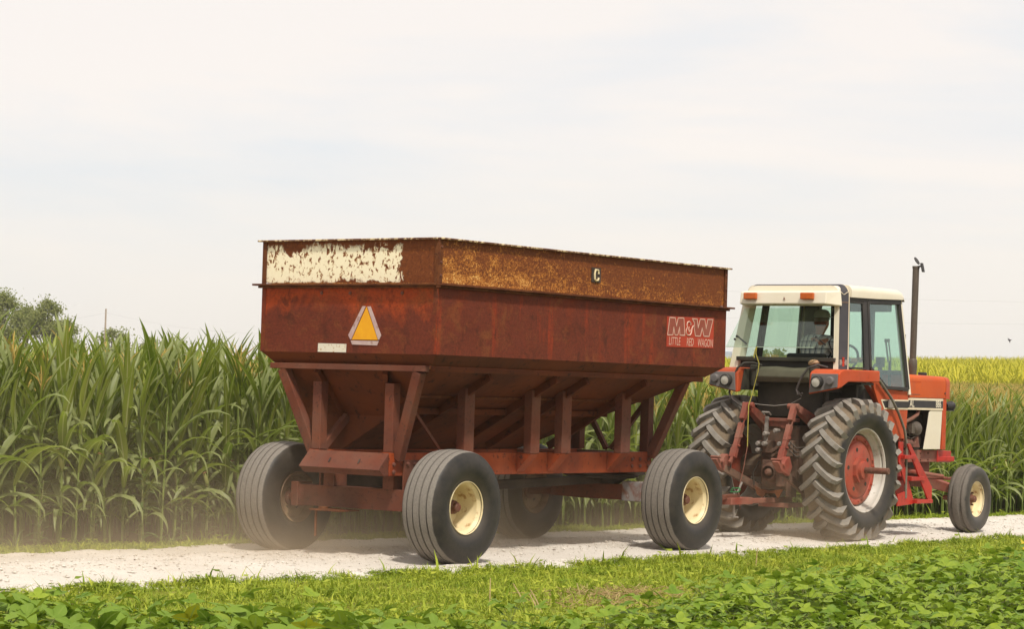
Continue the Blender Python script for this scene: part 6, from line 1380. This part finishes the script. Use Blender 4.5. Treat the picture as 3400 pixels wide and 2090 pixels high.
b.prism([(0.02, 0, 0.01), (-0.02, 0, 0.01), (-0.05, 0.02, 0.05), (-0.01, 0.02, 0.045)], (0, 0.004, 0)); b.prism([(0.02, 0, 0.0), (-0.015, 0, 0.0), (-0.005, -0.02, -0.06), (0.01, -0.02, -0.055)], (0, 0.004, 0))
tag(obj('bird', b, M['bird_dark'], None, 60, loc=bp, rot=(0, 0, 0.3)), 'small dark bird flying low over the field at the right', 'bird')

# ================================================================== DUST hanging behind the tyres
t = NT('dust_air'); co = t.coord('Object'); s = t.n('SeparateXYZ', {'Vector': co}); X, Y, Z = s.outputs
n1 = t.noise(co, 0.8, 3, 0.6, 0.5); n2 = t.noise(co, 2.6, 2, 0.5)
body = t.ramp(t.math('ADD', t.math('MULTIPLY', n1, 0.7), t.math('MULTIPLY', n2, 0.3)), 0.34, 0.70)
fall = t.math('POWER', 2.718, t.math('MULTIPLY', Z, -2.0))
fx = t.math('MULTIPLY', t.ramp(X, -4.6, -2.8), t.ramp(X, 1.5, -0.9)); fy = t.math('MULTIPLY', t.ramp(Y, -9.0, -6.0), t.ramp(Y, 9.0, 7.6))
top = t.ramp(Z, 2.1, 1.3)
far_ = t.ramp(Y, 1.0, -2.5, 0.55, 1.0)
base = t.math('MULTIPLY', t.math('MULTIPLY', fx, fy), t.math('MULTIPLY', t.math('MULTIPLY', fall, far_), 0.20))
def trail(xc, w, y0, y1, y2, y3, amt, zf):
    q = t.math('DIVIDE', t.math('SUBTRACT', X, xc), w); gx_ = t.math('POWER', 2.718, t.math('MULTIPLY', t.math('MULTIPLY', q, q), -1.0))
    return t.math('MULTIPLY', t.math('MULTIPLY', gx_, t.math('MULTIPLY', t.ramp(Y, y0, y1), t.ramp(Y, y3, y2))), t.math('MULTIPLY', t.math('POWER', 2.718, t.math('MULTIPLY', Z, -zf)), amt))
tr_ = t.math('ADD', t.math('ADD', trail(-1.15, 0.55, -7.5, -1.0, 5.6, 7.0, 0.55, 2.8), trail(1.15, 0.38, 5.2, 6.9, 7.1, 7.6, 2.6, 3.4)), trail(-0.2, 0.7, -4.0, -0.5, 3.5, 7.0, 0.75, 3.4))
dens = t.math('MULTIPLY', t.math('MULTIPLY', t.math('ADD', base, tr_), body), t.math('MULTIPLY', top, 1.0))
pv = t.n('VolumePrincipled', {'Color': (0.87, 0.70, 0.50), 'Density': dens, 'Anisotropy': 0.2})
t.t.links.new(pv.outputs[0], t.out.inputs['Volume'])
t.mat.cycles.volume_step_rate = 0.25
b = MB(); b.box(-4.8, 1.6, -9.2, 9.2, 0.03, 2.15)
tag(obj('dust', b, t.mat, None, loc=WAG, rot=(0, 0, -TH)), 'brown road dust drifting low around the tyres and the corn', kind='stuff')

# ================================================================== thin summer haze over the whole scene
hz_m = NT('haze_air')
hv = hz_m.n('VolumePrincipled', {'Color': (0.95, 0.93, 0.90), 'Density': 0.0003, 'Anisotropy': 0.0})
hz_m.t.links.new(hv.outputs[0], hz_m.out.inputs['Volume'])
b = MB(); b.box(-420, 420, -60, 640, -8, 16)
tag(obj('haze', b, hz_m.mat, None), 'thin pale summer haze over the fields', kind='stuff')
